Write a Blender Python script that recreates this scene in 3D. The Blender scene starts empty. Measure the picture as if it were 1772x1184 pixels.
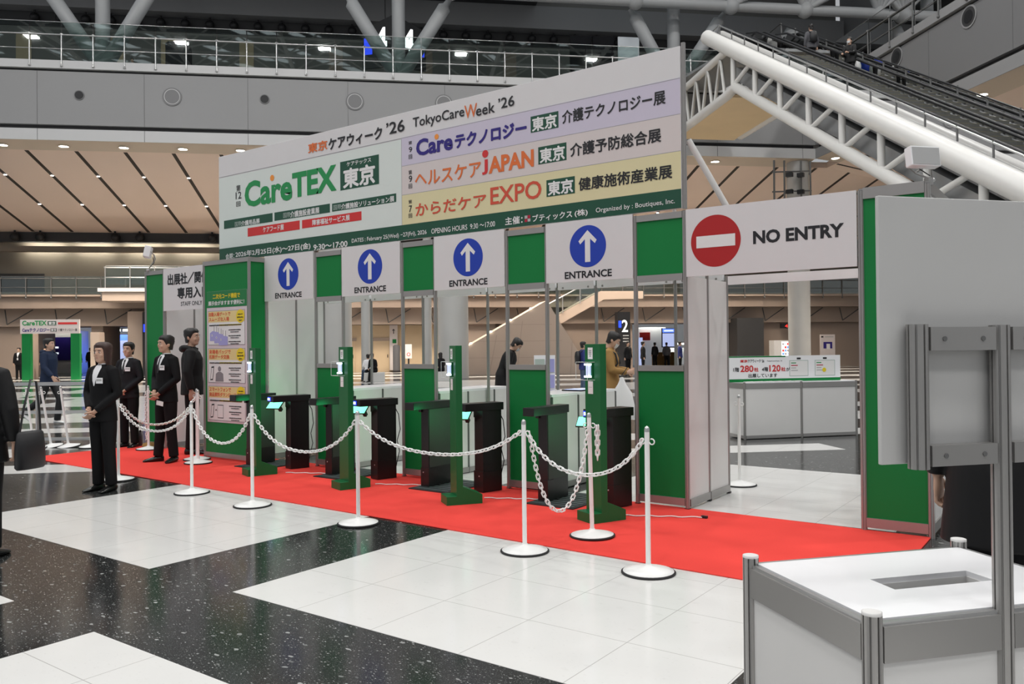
import bpy, bmesh, math, random
from mathutils import Vector, Matrix, Euler
random.seed(7)
sc = bpy.context.scene
col = sc.collection
PI = math.pi
R = math.radians

# ------------------------------------------------------------------ camera, world, lights, exposure
cam_d = bpy.data.cameras.new('camera')
cam = bpy.data.objects.new('camera', cam_d); col.objects.link(cam)
CAM = Vector((3.024, -6.836, 1.471))
def set_cam(yaw, pitch, roll, f_px):
    cy, sy = math.cos(yaw), math.sin(yaw); cp, sp = math.cos(pitch), math.sin(pitch)
    fwd = Vector((sy*cp, cy*cp, sp)); right = Vector((cy, -sy, 0)); up = right.cross(fwd)
    cr, sr = math.cos(roll), math.sin(roll)
    r2 = right*cr + up*sr; u2 = -right*sr + up*cr
    m = Matrix((r2, u2, -fwd)).transposed().to_4x4(); m.translation = CAM
    cam.matrix_world = m
    cam_d.sensor_width = 36.0; cam_d.sensor_fit = 'HORIZONTAL'; cam_d.lens = f_px/1772*36.0
set_cam(-0.6267, 0.0065, -0.0097, 1411.2)
cam_d.clip_start = 0.05; cam_d.clip_end = 300
sc.camera = cam
sc.view_settings.view_transform = 'Standard'
sc.view_settings.look = 'None'
sc.view_settings.gamma = 1.0
sc.view_settings.use_curve_mapping = False
sc.view_settings.exposure = 0.18
sc.cycles.max_bounces = 6
sc.cycles.transparent_max_bounces = 12
sc.cycles.caustics_reflective = False
sc.cycles.caustics_refractive = False
w = bpy.data.worlds.new('hall_air'); sc.world = w; w.use_nodes = True
wn = w.node_tree.nodes['Background']; wn.inputs[0].default_value = (0.93, 0.96, 1.0, 1); wn.inputs[1].default_value = 0.36

# building frame: a runs along the far gallery, b runs away from the visitor, origin under the camera
AZ = R(46.0)
UA = Vector((math.sin(AZ), math.cos(AZ), 0)); VB = Vector((-math.cos(AZ), math.sin(AZ), 0))
O0 = Vector((CAM.x, CAM.y, 0))
def B(a, b, z=0.0): return O0 + UA*a + VB*b + Vector((0, 0, z))
MB_ROT = R(90) - AZ            # z rotation that lines local x up with a

LIGHT_W = 520
for i, a in enumerate((-25, -15, -5, 5, 15, 25)):
    for j, b in enumerate((-16, -5, 6, 17, 28)):
        ld = bpy.data.lights.new('roof_light', 'AREA'); ld.shape = 'SQUARE'; ld.size = .8
        ld.energy = LIGHT_W; ld.color = (1.0, 0.985, 0.96)
        lo = bpy.data.objects.new('roof_light', ld); col.objects.link(lo); lo.location = B(a, b, 23.5)
        lo.rotation_euler = (0, 0, MB_ROT)

# ------------------------------------------------------------------ materials
MATS = {}
def mat(name, c, rough=0.55, metal=0.0, emit=0.0, var=0.05, scale=6.0, spec=0.5, bump=0.0):
    m = bpy.data.materials.new(name); m.use_nodes = True
    nt = m.node_tree; p = nt.nodes['Principled BSDF']
    p.inputs['Roughness'].default_value = rough; p.inputs['Metallic'].default_value = metal
    p.inputs['Specular IOR Level'].default_value = spec
    if var > 0:
        tc = nt.nodes.new('ShaderNodeTexCoord'); nz = nt.nodes.new('ShaderNodeTexNoise')
        nz.inputs['Scale'].default_value = scale; nz.inputs['Detail'].default_value = 2
        mr = nt.nodes.new('ShaderNodeMix'); mr.data_type = 'RGBA'
        mr.inputs['A'].default_value = (*[x*(1-var) for x in c], 1); mr.inputs['B'].default_value = (*[min(1, x*(1+var)) for x in c], 1)
        nt.links.new(tc.outputs['Object'], nz.inputs['Vector']); nt.links.new(nz.outputs['Fac'], mr.inputs['Factor'])
        nt.links.new(mr.outputs['Result'], p.inputs['Base Color'])
        if bump > 0:
            bp = nt.nodes.new('ShaderNodeBump'); bp.inputs['Strength'].default_value = bump
            nt.links.new(nz.outputs['Fac'], bp.inputs['Height']); nt.links.new(bp.outputs['Normal'], p.inputs['Normal'])
    else:
        p.inputs['Base Color'].default_value = (*c, 1)
    if emit > 0:
        p.inputs['Emission Color'].default_value = (*c, 1); p.inputs['Emission Strength'].default_value = emit
    MATS[name] = m
    return m
mat('white_panel', (.72, .71, .70), .5, var=.02)
mat('white_board', (.70, .69, .70), .45, var=.02)
mat('white_gloss', (.88, .88, .90), .3, var=.02)
mat('pale_mint', (.69, .75, .72), .45, var=.01)
mat('lilac', (.60, .56, .68), .45, var=.01)
mat('rose_grey', (.67, .61, .60), .45, var=.01)
mat('cream', (.72, .66, .40), .45, var=.01)
mat('dark', (.010, .075, .042), .4, var=.03)
mat('ink', (.012, .012, .016), .5, var=0)
mat('orange', (.72, .16, .035), .5, var=0)
mat('dot_orange', (.85, .30, .05), .5, var=0)
mat('verm', (.62, .08, .04), .5, var=0)
mat('red', (.62, .03, .03), .45, var=.02)
mat('crim', (.42, .01, .04), .45, var=0)
mat('grey', (.45, .45, .45), .45, var=0)
mat('logo', (.012, .27, .075), .45, var=.02)
mat('navy', (.025, .012, .20), .45, var=0)
mat('white', (.78, .78, .78), .5, var=0)
mat('pale', (.42, .50, .46), .5, var=0)
mat('yellow', (.80, .62, .02), .5, var=0)
mat('line_grey', (.33, .33, .35), .5, var=0)
mat('blue_disc', (.010, .045, .42), .45, var=0)
mat('stop_red', (.42, .010, .012), .45, var=.02)
mat('green', (.004, .195, .045), .5, var=.05, scale=2, spec=.3)
mat('green_stand', (.006, .125, .036), .42, var=.05, scale=3, spec=.35)
mat('alu', (.38, .37, .36), .34, .55, var=.06, scale=3)
mat('alu_dark', (.16, .16, .16), .5, .3, var=.05)
mat('steel', (.62, .62, .62), .28, .85, var=.05)
mat('black_metal', (.008, .008, .009), .32, var=.05)
mat('black', (.010, .010, .012), .5, var=.05)
mat('rubber', (.015, .015, .017), .7, var=.05)
mat('mat_grey', (.06, .075, .08), .6, var=.05)
mat('chain_white', (.86, .86, .85), .4, var=.02)
mat('carpet', (.80, .068, .056), .95, var=.08, scale=180, spec=.1, bump=.15)
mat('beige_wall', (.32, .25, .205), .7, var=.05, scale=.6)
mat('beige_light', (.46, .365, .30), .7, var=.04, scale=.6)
mat('door_wood', (.60, .46, .30), .6, var=.06, scale=2)
mat('board_back', (.56, .555, .55), .5, var=.02)
mat('wing_grey', (.185, .185, .19), .55, var=.03, scale=.4)
mat('gallery_back', (.20, .19, .18), .7, var=.06, scale=.3)
mat('fascia_grey', (.28, .28, .285), .55, var=.03, scale=.4)
mat('fascia_light', (.55, .55, .555), .55, var=.03, scale=.4)
mat('fascia_line', (.16, .16, .165), .6, var=.02)
mat('groove', (.035, .035, .037), .6, var=.05)
mat('wash_glow', (1.0, .95, .80), .5, emit=42, var=0)
mat('gallery_wall', (.22, .19, .155), .7, var=.05, scale=.3)
mat('soffit_beige', (.62, .52, .42), .6, var=.03, scale=.5)
mat('soffit_pink', (.80, .65, .555), .9, var=.04, scale=.25, spec=.1)
mat('slit', (.03, .02, .014), .7, var=.05)
mat('tube_white', (.74, .73, .71), .38, var=.03, scale=1.5)
mat('tube_grey', (.36, .37, .38), .45, var=.04, scale=1.5)
mat('column_grey', (.46, .46, .45), .6, var=.06, scale=1.2)
mat('wood_panel', (.80, .62, .38), .6, var=.06, scale=1.0)
mat('escalator_steel', (.42, .43, .44), .4, .5, var=.05)
mat('step_steel', (.22, .22, .21), .5, .4, var=.05)
mat('step_yellow', (.62, .50, .08), .5, var=0)
mat('lamp_glow', (1.0, .93, .80), .5, emit=9, var=0)
mat('spot_glow', (1.0, .93, .86), .5, emit=4, var=0)
mat('tube_glow', (1.0, .96, .86), .5, emit=9, var=0)
mat('cabinet_grey', (.035, .037, .037), .5, var=.05)
mat('screen_white', (.90, .95, 1.0), .4, emit=.9, var=0)
mat('screen_blue', (.10, .22, .95), .4, emit=1.3, var=0)
mat('led_blue', (.06, .08, 1.0), .4, emit=9, var=0)
mat('led_white', (.75, .82, 1.0), .4, emit=2.2, var=0)
mat('green_glow', (.02, 1.0, .25), .4, emit=3, var=0)
mat('screen_green', (.16, .85, .50), .4, emit=1.4, var=0)
mat('screen_sky', (.50, .58, .92), .4, emit=.75, var=0)
mat('number_glow', (1, 1, 1), .4, emit=1.6, var=0)
mat('sign_blue', (.02, .06, .85), .4, emit=1.1, var=0)
mat('led_red', (1, .03, .02), .4, emit=1.2, var=0)
mat('skin', (.58, .36, .26), .55, var=.05, scale=20)
mat('lip', (.42, .16, .14), .5, var=0)
mat('eye_dark', (.03, .02, .018), .3, var=0)
mat('hair_black', (.012, .010, .010), .45, var=.2, scale=60, bump=.3)
mat('hair_brown', (.045, .020, .016), .45, var=.2, scale=60, bump=.3)
mat('suit_black', (.006, .006, .007), .75, var=.15, scale=40, spec=.2)
mat('suit_grey', (.014, .014, .017), .75, var=.15, scale=40, spec=.2)
mat('coat_black', (.006, .006, .007), .6, var=.15, scale=20, spec=.3)
mat('navy_cloth', (.014, .024, .055), .7, var=.15, scale=25, spec=.2)
mat('blue_cloth', (.03, .04, .16), .7, var=.15, scale=25, spec=.2)
mat('jeans', (.06, .09, .15), .75, var=.15, scale=30, spec=.2)
mat('tan_cloth', (.36, .21, .075), .75, var=.1, scale=20, spec=.2)
mat('grey_cloth', (.10, .10, .11), .75, var=.1, scale=20, spec=.2)
mat('shirt', (.78, .78, .80), .7, var=.03)
mat('shoe_black', (.010, .010, .010), .22, var=.05)
mat('sneaker', (.75, .75, .75), .6, var=.03)
mat('paper', (.80, .79, .78), .6, var=.02)
mat('poster_pink', (.66, .58, .62), .5, var=.02)
mat('poster_yellow', (.76, .62, .28), .5, var=.01)
mat('poster_lilac', (.36, .36, .68), .5, var=.01)
mat('poster_red', (.70, .13, .05), .5, var=0)
mat('poster_grey', (.25, .24, .26), .5, var=0)
mat('poster_green', (.010, .18, .05), .45, var=.01)
mat('bright_hall', (.80, .84, .88), .6, emit=.14, var=.05, scale=.5)  # faint emission on plain surfaces stands in for the hall's own lighting

def glass_mat(name, tint, fac=0.10, rough=0.02):
    m = bpy.data.materials.new(name); m.use_nodes = True; nt = m.node_tree
    for n in list(nt.nodes):
        if n.type != 'OUTPUT_MATERIAL': nt.nodes.remove(n)
    out = [n for n in nt.nodes if n.type == 'OUTPUT_MATERIAL'][0]
    t = nt.nodes.new('ShaderNodeBsdfTransparent'); t.inputs[0].default_value = (*tint, 1)
    g = nt.nodes.new('ShaderNodeBsdfGlossy'); g.inputs['Roughness'].default_value = rough
    lw = nt.nodes.new('ShaderNodeFresnel'); lw.inputs['IOR'].default_value = 1.5
    mul = nt.nodes.new('ShaderNodeMath'); mul.operation = 'ADD'; mul.inputs[1].default_value = fac
    mix = nt.nodes.new('ShaderNodeMixShader')
    nt.links.new(lw.outputs[0], mul.inputs[0]); nt.links.new(mul.outputs[0], mix.inputs[0])
    nt.links.new(t.outputs[0], mix.inputs[1]); nt.links.new(g.outputs[0], mix.inputs[2]); nt.links.new(mix.outputs[0], out.inputs[0])
    MATS[name] = m
glass_mat('rail_glass', (.80, .88, .86), .06)
glass_mat('clear_glass', (.93, .96, .95), .02)

def floor_mat(name, base, chip, mortar, kind):
    m = bpy.data.materials.new(name); m.use_nodes = True; nt = m.node_tree; L = nt.links
    p = nt.nodes['Principled BSDF']; N = nt.nodes.new
    tc = N('ShaderNodeTexCoord')
    def ramp(lo, hi, a, b):
        r = N('ShaderNodeMapRange'); r.inputs['From Min'].default_value = lo; r.inputs['From Max'].default_value = hi
        r.inputs['To Min'].default_value = a; r.inputs['To Max'].default_value = b; return r
    colr = None
    cur = N('ShaderNodeMix'); cur.data_type = 'RGBA'; cur.inputs['A'].default_value = (*base, 1); cur.inputs['B'].default_value = (*[x*1.5 for x in base], 1)
    nz = N('ShaderNodeTexNoise'); nz.inputs['Scale'].default_value = 9 if kind == 'dark' else 3; nz.inputs['Detail'].default_value = 6
    L.new(tc.outputs['Object'], nz.inputs['Vector'])
    if kind == 'dark':
        L.new(nz.outputs['Fac'], cur.inputs['Factor'])
    else:
        cur.inputs['B'].default_value = (*[x*.93 for x in base], 1); L.new(nz.outputs['Fac'], cur.inputs['Factor'])
    last = cur.outputs['Result']
    specs = ((40, .20, .50, 1.0), (95, .18, .30, .8), (15, .22, .80, .9), (170, .2, .4, .5)) if kind == 'dark' else ((30, .2, .5, .16), (9, .2, .8, .14))
    for sc_, rad, thr, amt in specs:
        mp = N('ShaderNodeMapping'); mp.inputs['Rotation'].default_value = (0, 0, sc_*.37); mp.inputs['Scale'].default_value = (1, 1.9, 1)
        wz = N('ShaderNodeTexNoise'); wz.inputs['Scale'].default_value = sc_*1.1; wz.inputs['Detail'].default_value = 1
        add = N('ShaderNodeVectorMath'); add.operation = 'MULTIPLY_ADD'
        vo = N('ShaderNodeTexVoronoi'); vo.inputs['Scale'].default_value = sc_
        L.new(tc.outputs['Object'], wz.inputs['Vector'])
        L.new(wz.outputs['Color'], add.inputs[0]); add.inputs[1].default_value = (.5/sc_,)*3; L.new(tc.outputs['Object'], add.inputs[2])
        L.new(add.outputs[0], mp.inputs['Vector']); L.new(mp.outputs[0], vo.inputs['Vector'])
        r1 = ramp(rad, rad+.05, 1, 0); L.new(vo.outputs['Distance'], r1.inputs['Value'])
        sp = N('ShaderNodeSeparateColor'); L.new(vo.outputs['Color'], sp.inputs[0])
        gt = N('ShaderNodeMath'); gt.operation = 'GREATER_THAN'; gt.inputs[1].default_value = thr; L.new(sp.outputs[0], gt.inputs[0])
        mu = N('ShaderNodeMath'); mu.operation = 'MULTIPLY'; L.new(r1.outputs[0], mu.inputs[0]); L.new(gt.outputs[0], mu.inputs[1])
        mu2 = N('ShaderNodeMath'); mu2.operation = 'MULTIPLY'; L.new(mu.outputs[0], mu2.inputs[0])
        br = ramp(0, 1, .15*amt, amt); L.new(sp.outputs[1], br.inputs['Value']); L.new(br.outputs[0], mu2.inputs[1])
        mx = N('ShaderNodeMix'); mx.data_type = 'RGBA'; L.new(mu2.outputs[0], mx.inputs['Factor']); L.new(last, mx.inputs['A']); mx.inputs['B'].default_value = (*chip, 1)
        last = mx.outputs['Result']
    bk = N('ShaderNodeTexBrick'); bk.offset = 0; bk.inputs['Scale'].default_value = 1; bk.inputs['Brick Width'].default_value = .594; bk.inputs['Row Height'].default_value = .594
    bk.inputs['Mortar Size'].default_value = .0022; bk.inputs['Mortar Smooth'].default_value = .1
    mp = N('ShaderNodeMapping'); mp.inputs['Location'].default_value = (1.28, 3.82, 0); L.new(tc.outputs['Object'], mp.inputs['Vector']); L.new(mp.outputs[0], bk.inputs['Vector'])
    mx = N('ShaderNodeMix'); mx.data_type = 'RGBA'; L.new(bk.outputs['Fac'], mx.inputs['Factor']); L.new(last, mx.inputs['A']); mx.inputs['B'].default_value = (*mortar, 1)
    L.new(mx.outputs['Result'], p.inputs['Base Color'])
    p.inputs['Roughness'].default_value = .13 if kind == 'dark' else .16
    p.inputs['Specular IOR Level'].default_value = .38
    MATS[name] = m
floor_mat('floor_dark', (.016, .017, .017), (.42, .43, .42), (.03, .03, .03), 'dark')
floor_mat('floor_white', (.765, .76, .745), (.45, .44, .42), (.42, .41, .40), 'white')

def roof_mat():
    # glazed roof: panes of daylight between dark panels
    m = bpy.data.materials.new('roof_glazing'); m.use_nodes = True; nt = m.node_tree; L = nt.links; p = nt.nodes['Principled BSDF']; N = nt.nodes.new
    p.inputs['Base Color'].default_value = (.06, .062, .065, 1); p.inputs['Roughness'].default_value = .7
    tc = N('ShaderNodeTexCoord'); mp = N('ShaderNodeMapping'); mp.inputs['Rotation'].default_value = (0, 0, .35); mp.inputs['Scale'].default_value = (.55, 1.5, 1)
    vo = N('ShaderNodeTexVoronoi'); vo.distance = 'CHEBYCHEV'; vo.inputs['Scale'].default_value = .62
    sp = N('ShaderNodeSeparateColor'); gt = N('ShaderNodeMath'); gt.operation = 'GREATER_THAN'; gt.inputs[1].default_value = .66
    lt = N('ShaderNodeMath'); lt.operation = 'LESS_THAN'; lt.inputs[1].default_value = .40
    mu = N('ShaderNodeMath'); mu.operation = 'MULTIPLY'; m2 = N('ShaderNodeMath'); m2.operation = 'MULTIPLY'; m2.inputs[1].default_value = 1.1
    L.new(tc.outputs['Object'], mp.inputs['Vector']); L.new(mp.outputs[0], vo.inputs['Vector']); L.new(vo.outputs['Color'], sp.inputs[0]); L.new(sp.outputs[0], gt.inputs[0]); L.new(vo.outputs['Distance'], lt.inputs[0])
    L.new(gt.outputs[0], mu.inputs[0]); L.new(lt.outputs[0], mu.inputs[1]); L.new(mu.outputs[0], m2.inputs[0]); L.new(m2.outputs[0], p.inputs['Emission Strength'])
    p.inputs['Emission Color'].default_value = (.78, .86, .90, 1); MATS['roof_glazing'] = m
roof_mat()

# ------------------------------------------------------------------ mesh builder
class MB:
    def __init__(s): s.v = []; s.f = []; s.mi = []; s.sm = []; s.mats = []
    def m(s, name):
        if name not in s.mats: s.mats.append(name)
        return s.mats.index(name)
    def add(s, vs, fs, name, smooth=False, M=None):
        k = len(s.v); i = s.m(name)
        for v in vs:
            v = Vector(v)
            s.v.append(M @ v if M is not None else v)
        for f in fs:
            s.f.append([k+j for j in f]); s.mi.append(i); s.sm.append(smooth)
        return s
    def box(s, x0, x1, y0, y1, z0, z1, name, M=None):
        vs = [(x, y, z) for z in (z0, z1) for y in (y0, y1) for x in (x0, x1)]
        return s.add(vs, [(0, 2, 3, 1), (4, 5, 7, 6), (0, 1, 5, 4), (2, 6, 7, 3), (0, 4, 6, 2), (1, 3, 7, 5)], name, False, M)
    def quad(s, pts, name): return s.add(pts, [tuple(range(len(pts)))], name)
    def prism(s, pts, off, name, smooth=False, M=None):
        n = len(pts); off = Vector(off); vs = [Vector(p) for p in pts] + [Vector(p)+off for p in pts]
        fs = [tuple(range(n))[::-1], tuple(range(n, 2*n))] + [(i, (i+1) % n, n+(i+1) % n, n+i) for i in range(n)]
        return s.add(vs, fs, name, smooth, M)
    def loft(s, rings, name, smooth=True, caps=True, M=None, closed=False):
        n = len(rings[0]); vs = [p for r in rings for p in r]; fs = []
        for k in range(len(rings)-1 + (1 if closed else 0)):
            a = k*n; b = ((k+1) % len(rings))*n
            for i in range(n): fs.append((a+i, a+(i+1) % n, b+(i+1) % n, b+i))
        s.add(vs, fs, name, smooth, M)
        if caps and not closed:
            s.add(rings[0][::-1], [tuple(range(n))], name, False, M); s.add(rings[-1], [tuple(range(n))], name, False, M)
        return s
    def path(s, pts, rad, name, seg=10, smooth=True, closed=False, caps=True, M=None, flat=1.0):
        pts = [Vector(p) for p in pts]; n = len(pts)
        if not isinstance(rad, (list, tuple)): rad = [rad]*n
        rings = []; nrm = None
        for i in range(n):
            if closed: t = pts[(i+1) % n]-pts[i-1]
            else: t = pts[min(i+1, n-1)]-pts[max(i-1, 0)]
            t.normalize()
            if nrm is None:
                ref = Vector((0, 0, 1)) if abs(t.z) < .9 else Vector((0, 1, 0))
                nrm = t.cross(ref).normalized()
            else:
                nrm = (nrm - t*nrm.dot(t))
                nrm = nrm.normalized() if nrm.length > 1e-6 else t.orthogonal().normalized()
            bn = t.cross(nrm)
            rings.append([pts[i] + (nrm*math.cos(2*PI*k/seg)*flat + bn*math.sin(2*PI*k/seg))*rad[i] for k in range(seg)])
        return s.loft(rings, name, smooth, caps, M, closed)
    def tube(s, p0, p1, r, name, seg=12, r1=None, smooth=True): return s.path([p0, p1], [r, r if r1 is None else r1], name, seg, smooth)
    def lathe(s, prof, c, name, seg=28, smooth=True):
        c = Vector(c); rings = [[c+Vector((r*math.cos(2*PI*k/seg), r*math.sin(2*PI*k/seg), z)) for k in range(seg)] for r, z in prof]
        return s.loft(rings, name, smooth)
    def ball(s, c, r, name, seg=16, rg=10, M=None):
        c = Vector(c); r = (r, r, r) if not isinstance(r, (tuple, list)) else r; rings = []
        for j in range(rg+1):
            t = PI*j/rg; q = max(math.sin(t), .02)
            rings.append([c+Vector((r[0]*q*math.cos(2*PI*k/seg), r[1]*q*math.sin(2*PI*k/seg), -r[2]*math.cos(t))) for k in range(seg)])
        return s.loft(rings, name, True, True, M)
    def disc(s, c, nrm, r, th, name, seg=32):
        c = Vector(c); nrm = Vector(nrm).normalized()
        return s.path([c, c+nrm*th], r, name, seg, False)
    def build(s, name, parent=None, bevel=0.0):
        me = bpy.data.meshes.new(name); me.from_pydata([tuple(v) for v in s.v], [], s.f)
        for n in s.mats: me.materials.append(MATS[n])
        me.polygons.foreach_set('material_index', s.mi); me.polygons.foreach_set('use_smooth', s.sm); me.update()
        o = bpy.data.objects.new(name, me); col.objects.link(o)
        if parent is not None: o.parent = parent
        if bevel > 0:
            b = o.modifiers.new('bevel', 'BEVEL'); b.width = bevel; b.segments = 2; b.limit_method = 'ANGLE'
        return o

def tag(o, label, cat, group=None):
    o['label'] = label; o['category'] = cat
    if group: o['group'] = group
    return o
def struct(o): o['kind'] = 'structure'; return o
def thing(name, label, cat, loc=(0, 0, 0), rz=0.0, group=None):
    o = bpy.data.objects.new(name, None); col.objects.link(o); o.empty_display_size = .1
    o.location = loc; o.rotation_euler = (0, 0, rz)
    return tag(o, label, cat, group)
def dup(root, loc, rz=None, label=None, group=None):
    r = root.copy(); col.objects.link(r); r.location = loc
    if rz is not None: r.rotation_euler = (0, 0, rz)
    if label: r['label'] = label
    if group: r['group'] = group
    for ch in list(root.children):
        c = ch.copy(); col.objects.link(c); c.parent = r
        for g in list(ch.children):
            d = g.copy(); col.objects.link(d); d.parent = c
    return r

# ------------------------------------------------------------------ lettering
TXT = {}
def glyphs(s, bold, res=3):
    k = (s, bold)
    if k in TXT: return TXT[k]
    c = bpy.data.curves.new('lettering', 'FONT'); c.body = s; c.size = 1; c.resolution_u = res; c.offset = bold*.011
    o = bpy.data.objects.new('lettering', c); col.objects.link(o)
    dg = bpy.context.evaluated_depsgraph_get()
    me = bpy.data.meshes.new_from_object(o.evaluated_get(dg))
    vs = [(v.co.x, v.co.y) for v in me.vertices]; fs = [tuple(p.vertices) for p in me.polygons]
    bpy.data.objects.remove(o); bpy.data.curves.remove(c); bpy.data.meshes.remove(me)
    TXT[k] = (vs, fs); return TXT[k]
def put_text(mb, s, u0, u1, v0, v1, name, fn, bold=1.0, lift=0.0):
    """fit string s to the rectangle u0..u1, v0..v1 of a plane; fn(u, v, lift) gives the point."""
    if s == '[]':
        a = lift - .002; b = lift - .0004
        q = [(u0, v0), (u1, v0), (u1, v1), (u0, v1)]
        mb.add([fn(u, v, a) for u, v in q] + [fn(u, v, b) for u, v in q], [(0, 3, 2, 1), (4, 5, 6, 7), (0, 1, 5, 4), (1, 2, 6, 5), (2, 3, 7, 6), (3, 0, 4, 7)], name); return
    plain = s.isascii() or s.startswith('’')
    vs, fs = glyphs(s, bold*1.36 if plain else 0.0)
    if not vs: return
    x0 = min(v[0] for v in vs); x1 = max(v[0] for v in vs); y0 = min(v[1] for v in vs); y1 = max(v[1] for v in vs)
    d = 0.0 if plain else bold*.022
    sx = (u1-u0)/max(x1-x0+2*d, 1e-6); sy = (v1-v0)/max(y1-y0+2*d, 1e-6)
    offs = [(0, 0)] if d == 0 else [(d, 0), (-d, 0), (0, d), (0, -d), (d*.7, d*.7), (-d*.7, d*.7), (d*.7, -d*.7), (-d*.7, -d*.7)] if bold > .9 else [(d, 0), (-d, 0), (0, d), (0, -d)]
    for i, (ox, oy) in enumerate(offs):
        mb.add([fn(u0+(x-x0+d+ox)*sx, v0+(y-y0+d+oy)*sy, lift+i*.00004) for x, y in vs], fs, name)
def face_y(y0):
    return lambda u, v, l: (u, y0-l, v)
BANNER = [
('東京',-5.047,-4.688,3.934,4.057,'orange',1.2),
('ケアウィーク',-4.669,-3.744,3.913,4.062,'ink',1.4),
('’26',-3.680,-3.389,3.947,4.087,'ink',1),
('TokyoCare',-3.261,-2.511,3.932,4.075,'ink',0.8),
('W',-2.510,-2.336,3.933,4.076,'orange',0.2),
('eek',-2.351,-2.097,3.933,4.047,'ink',0.8),
('’26',-2.054,-1.847,3.957,4.068,'ink',0.8),
('第',-6.527,-6.436,3.631,3.718,'ink',0.4),
('12',-6.542,-6.415,3.529,3.624,'ink',0.4),
('回',-6.530,-6.439,3.425,3.493,'ink',0.4),
('Care',-6.344,-5.359,3.389,3.737,'logo',2.2),
('TEX',-5.358,-4.526,3.409,3.727,'logo',2.6),
('[]',-4.462,-3.804,3.397,3.743,'dark',1),
('ケアテックス',-4.346,-3.928,3.672,3.726,'white',0.8),
('東京',-4.412,-3.866,3.409,3.653,'white',1.6),
('[]',-6.812,-5.759,3.147,3.261,'dark',1),
('[]',-5.719,-4.653,3.153,3.261,'dark',1),
('[]',-4.613,-3.531,3.156,3.254,'dark',1),
('[]',-6.285,-5.220,2.995,3.110,'red',1),
('[]',-5.174,-4.101,3.002,3.108,'red',1),
('国際',-6.564,-6.423,3.155,3.221,'pale',0),
('介護用品展',-6.423,-6.024,3.150,3.221,'white',1),
('国際',-5.539,-5.398,3.170,3.238,'pale',0),
('介護施設産業展',-5.398,-4.843,3.160,3.242,'white',1),
('国際',-4.587,-4.448,3.171,3.234,'pale',0),
('介護施設ソリューション展',-4.448,-3.559,3.163,3.233,'white',1),
('ケアフード展',-5.957,-5.529,3.018,3.092,'white',1),
('障害福祉サービス展',-4.977,-4.299,3.019,3.092,'white',1),
('会期：',-6.778,-6.582,2.722,2.801,'white',0.8),
('2026年2月25日(水)～27日(金)',-6.556,-5.014,2.722,2.815,'white',1),
('9:30～17:00',-4.959,-4.343,2.707,2.779,'white',1),
('DATES : February 25(Wed) −27(Fri), 2026',-4.268,-3.067,2.730,2.793,'white',0.4),
('OPENING HOURS  9:30 ～17:00',-2.997,-2.110,2.739,2.796,'white',0.4),
('主催：',-1.979,-1.757,2.736,2.818,'white',1),
('[]',-1.733,-1.699,2.780,2.811,'grey',1),
('[]',-1.696,-1.662,2.781,2.812,'crim',1),
('[]',-1.733,-1.700,2.746,2.776,'crim',1),
('[]',-1.696,-1.662,2.747,2.777,'grey',1),
('ブティックス',-1.635,-1.163,2.736,2.809,'white',1),
('(株)',-1.136,-0.988,2.733,2.805,'white',1),
('Organized by : Boutiques, Inc.',-0.898,-0.081,2.742,2.800,'white',0.3),
('第',-3.330,-3.276,3.780,3.820,'ink',0.4),
('9',-3.325,-3.276,3.693,3.753,'ink',0.4),
('回',-3.329,-3.275,3.618,3.667,'ink',0.4),
('第',-3.334,-3.280,3.441,3.490,'ink',0.4),
('9',-3.329,-3.279,3.354,3.428,'ink',0.4),
('回',-3.333,-3.279,3.282,3.335,'ink',0.4),
('第',-3.338,-3.285,3.110,3.153,'ink',0.4),
('7',-3.333,-3.284,3.015,3.089,'ink',0.4),
('回',-3.337,-3.283,2.949,2.998,'ink',0.4),
('Care',-3.214,-2.676,3.630,3.819,'navy',2.2),
('テクノロジー',-2.648,-1.696,3.631,3.787,'navy',2),
('[]',-1.647,-1.314,3.643,3.807,'dark',1),
('東京',-1.630,-1.332,3.649,3.792,'white',1.4),
('介護テクノロジー展',-1.270,-0.161,3.668,3.799,'ink',1),
('ヘルスケア',-3.236,-2.290,3.288,3.457,'orange',0.8),
('APAN',-2.188,-1.612,3.299,3.475,'orange',2.4),
('J',-2.277,-2.199,3.298,3.457,'red',2.4),
('[]',-1.558,-1.224,3.309,3.483,'dark',1),
('東京',-1.539,-1.241,3.315,3.465,'white',1.4),
('介護予防総合展',-1.181,-0.208,3.329,3.460,'ink',1),
('からだケア',-3.231,-2.224,2.955,3.098,'verm',0.8),
('EXPO',-2.169,-1.523,2.968,3.152,'verm',0.9),
('[]',-1.463,-1.132,2.971,3.138,'dark',1),
('東京',-1.446,-1.149,2.978,3.122,'white',1.4),
('健康施術産業展',-1.088,-0.103,2.984,3.113,'ink',1),
]

def W(mb, name, root, bevel=0.0):
    """link a mesh whose vertices are in hall coordinates as a part of root."""
    o = mb.build(name, root, bevel)
    m = Matrix.Translation(root.location) @ root.rotation_euler.to_matrix().to_4x4()
    if root.parent is None: o.matrix_parent_inverse = m.inverted()
    return o
def sub(mb, name, part, bevel=0.0):
    """a sub-part: part carries hall coordinates already."""
    return mb.build(name, part, bevel)

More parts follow.
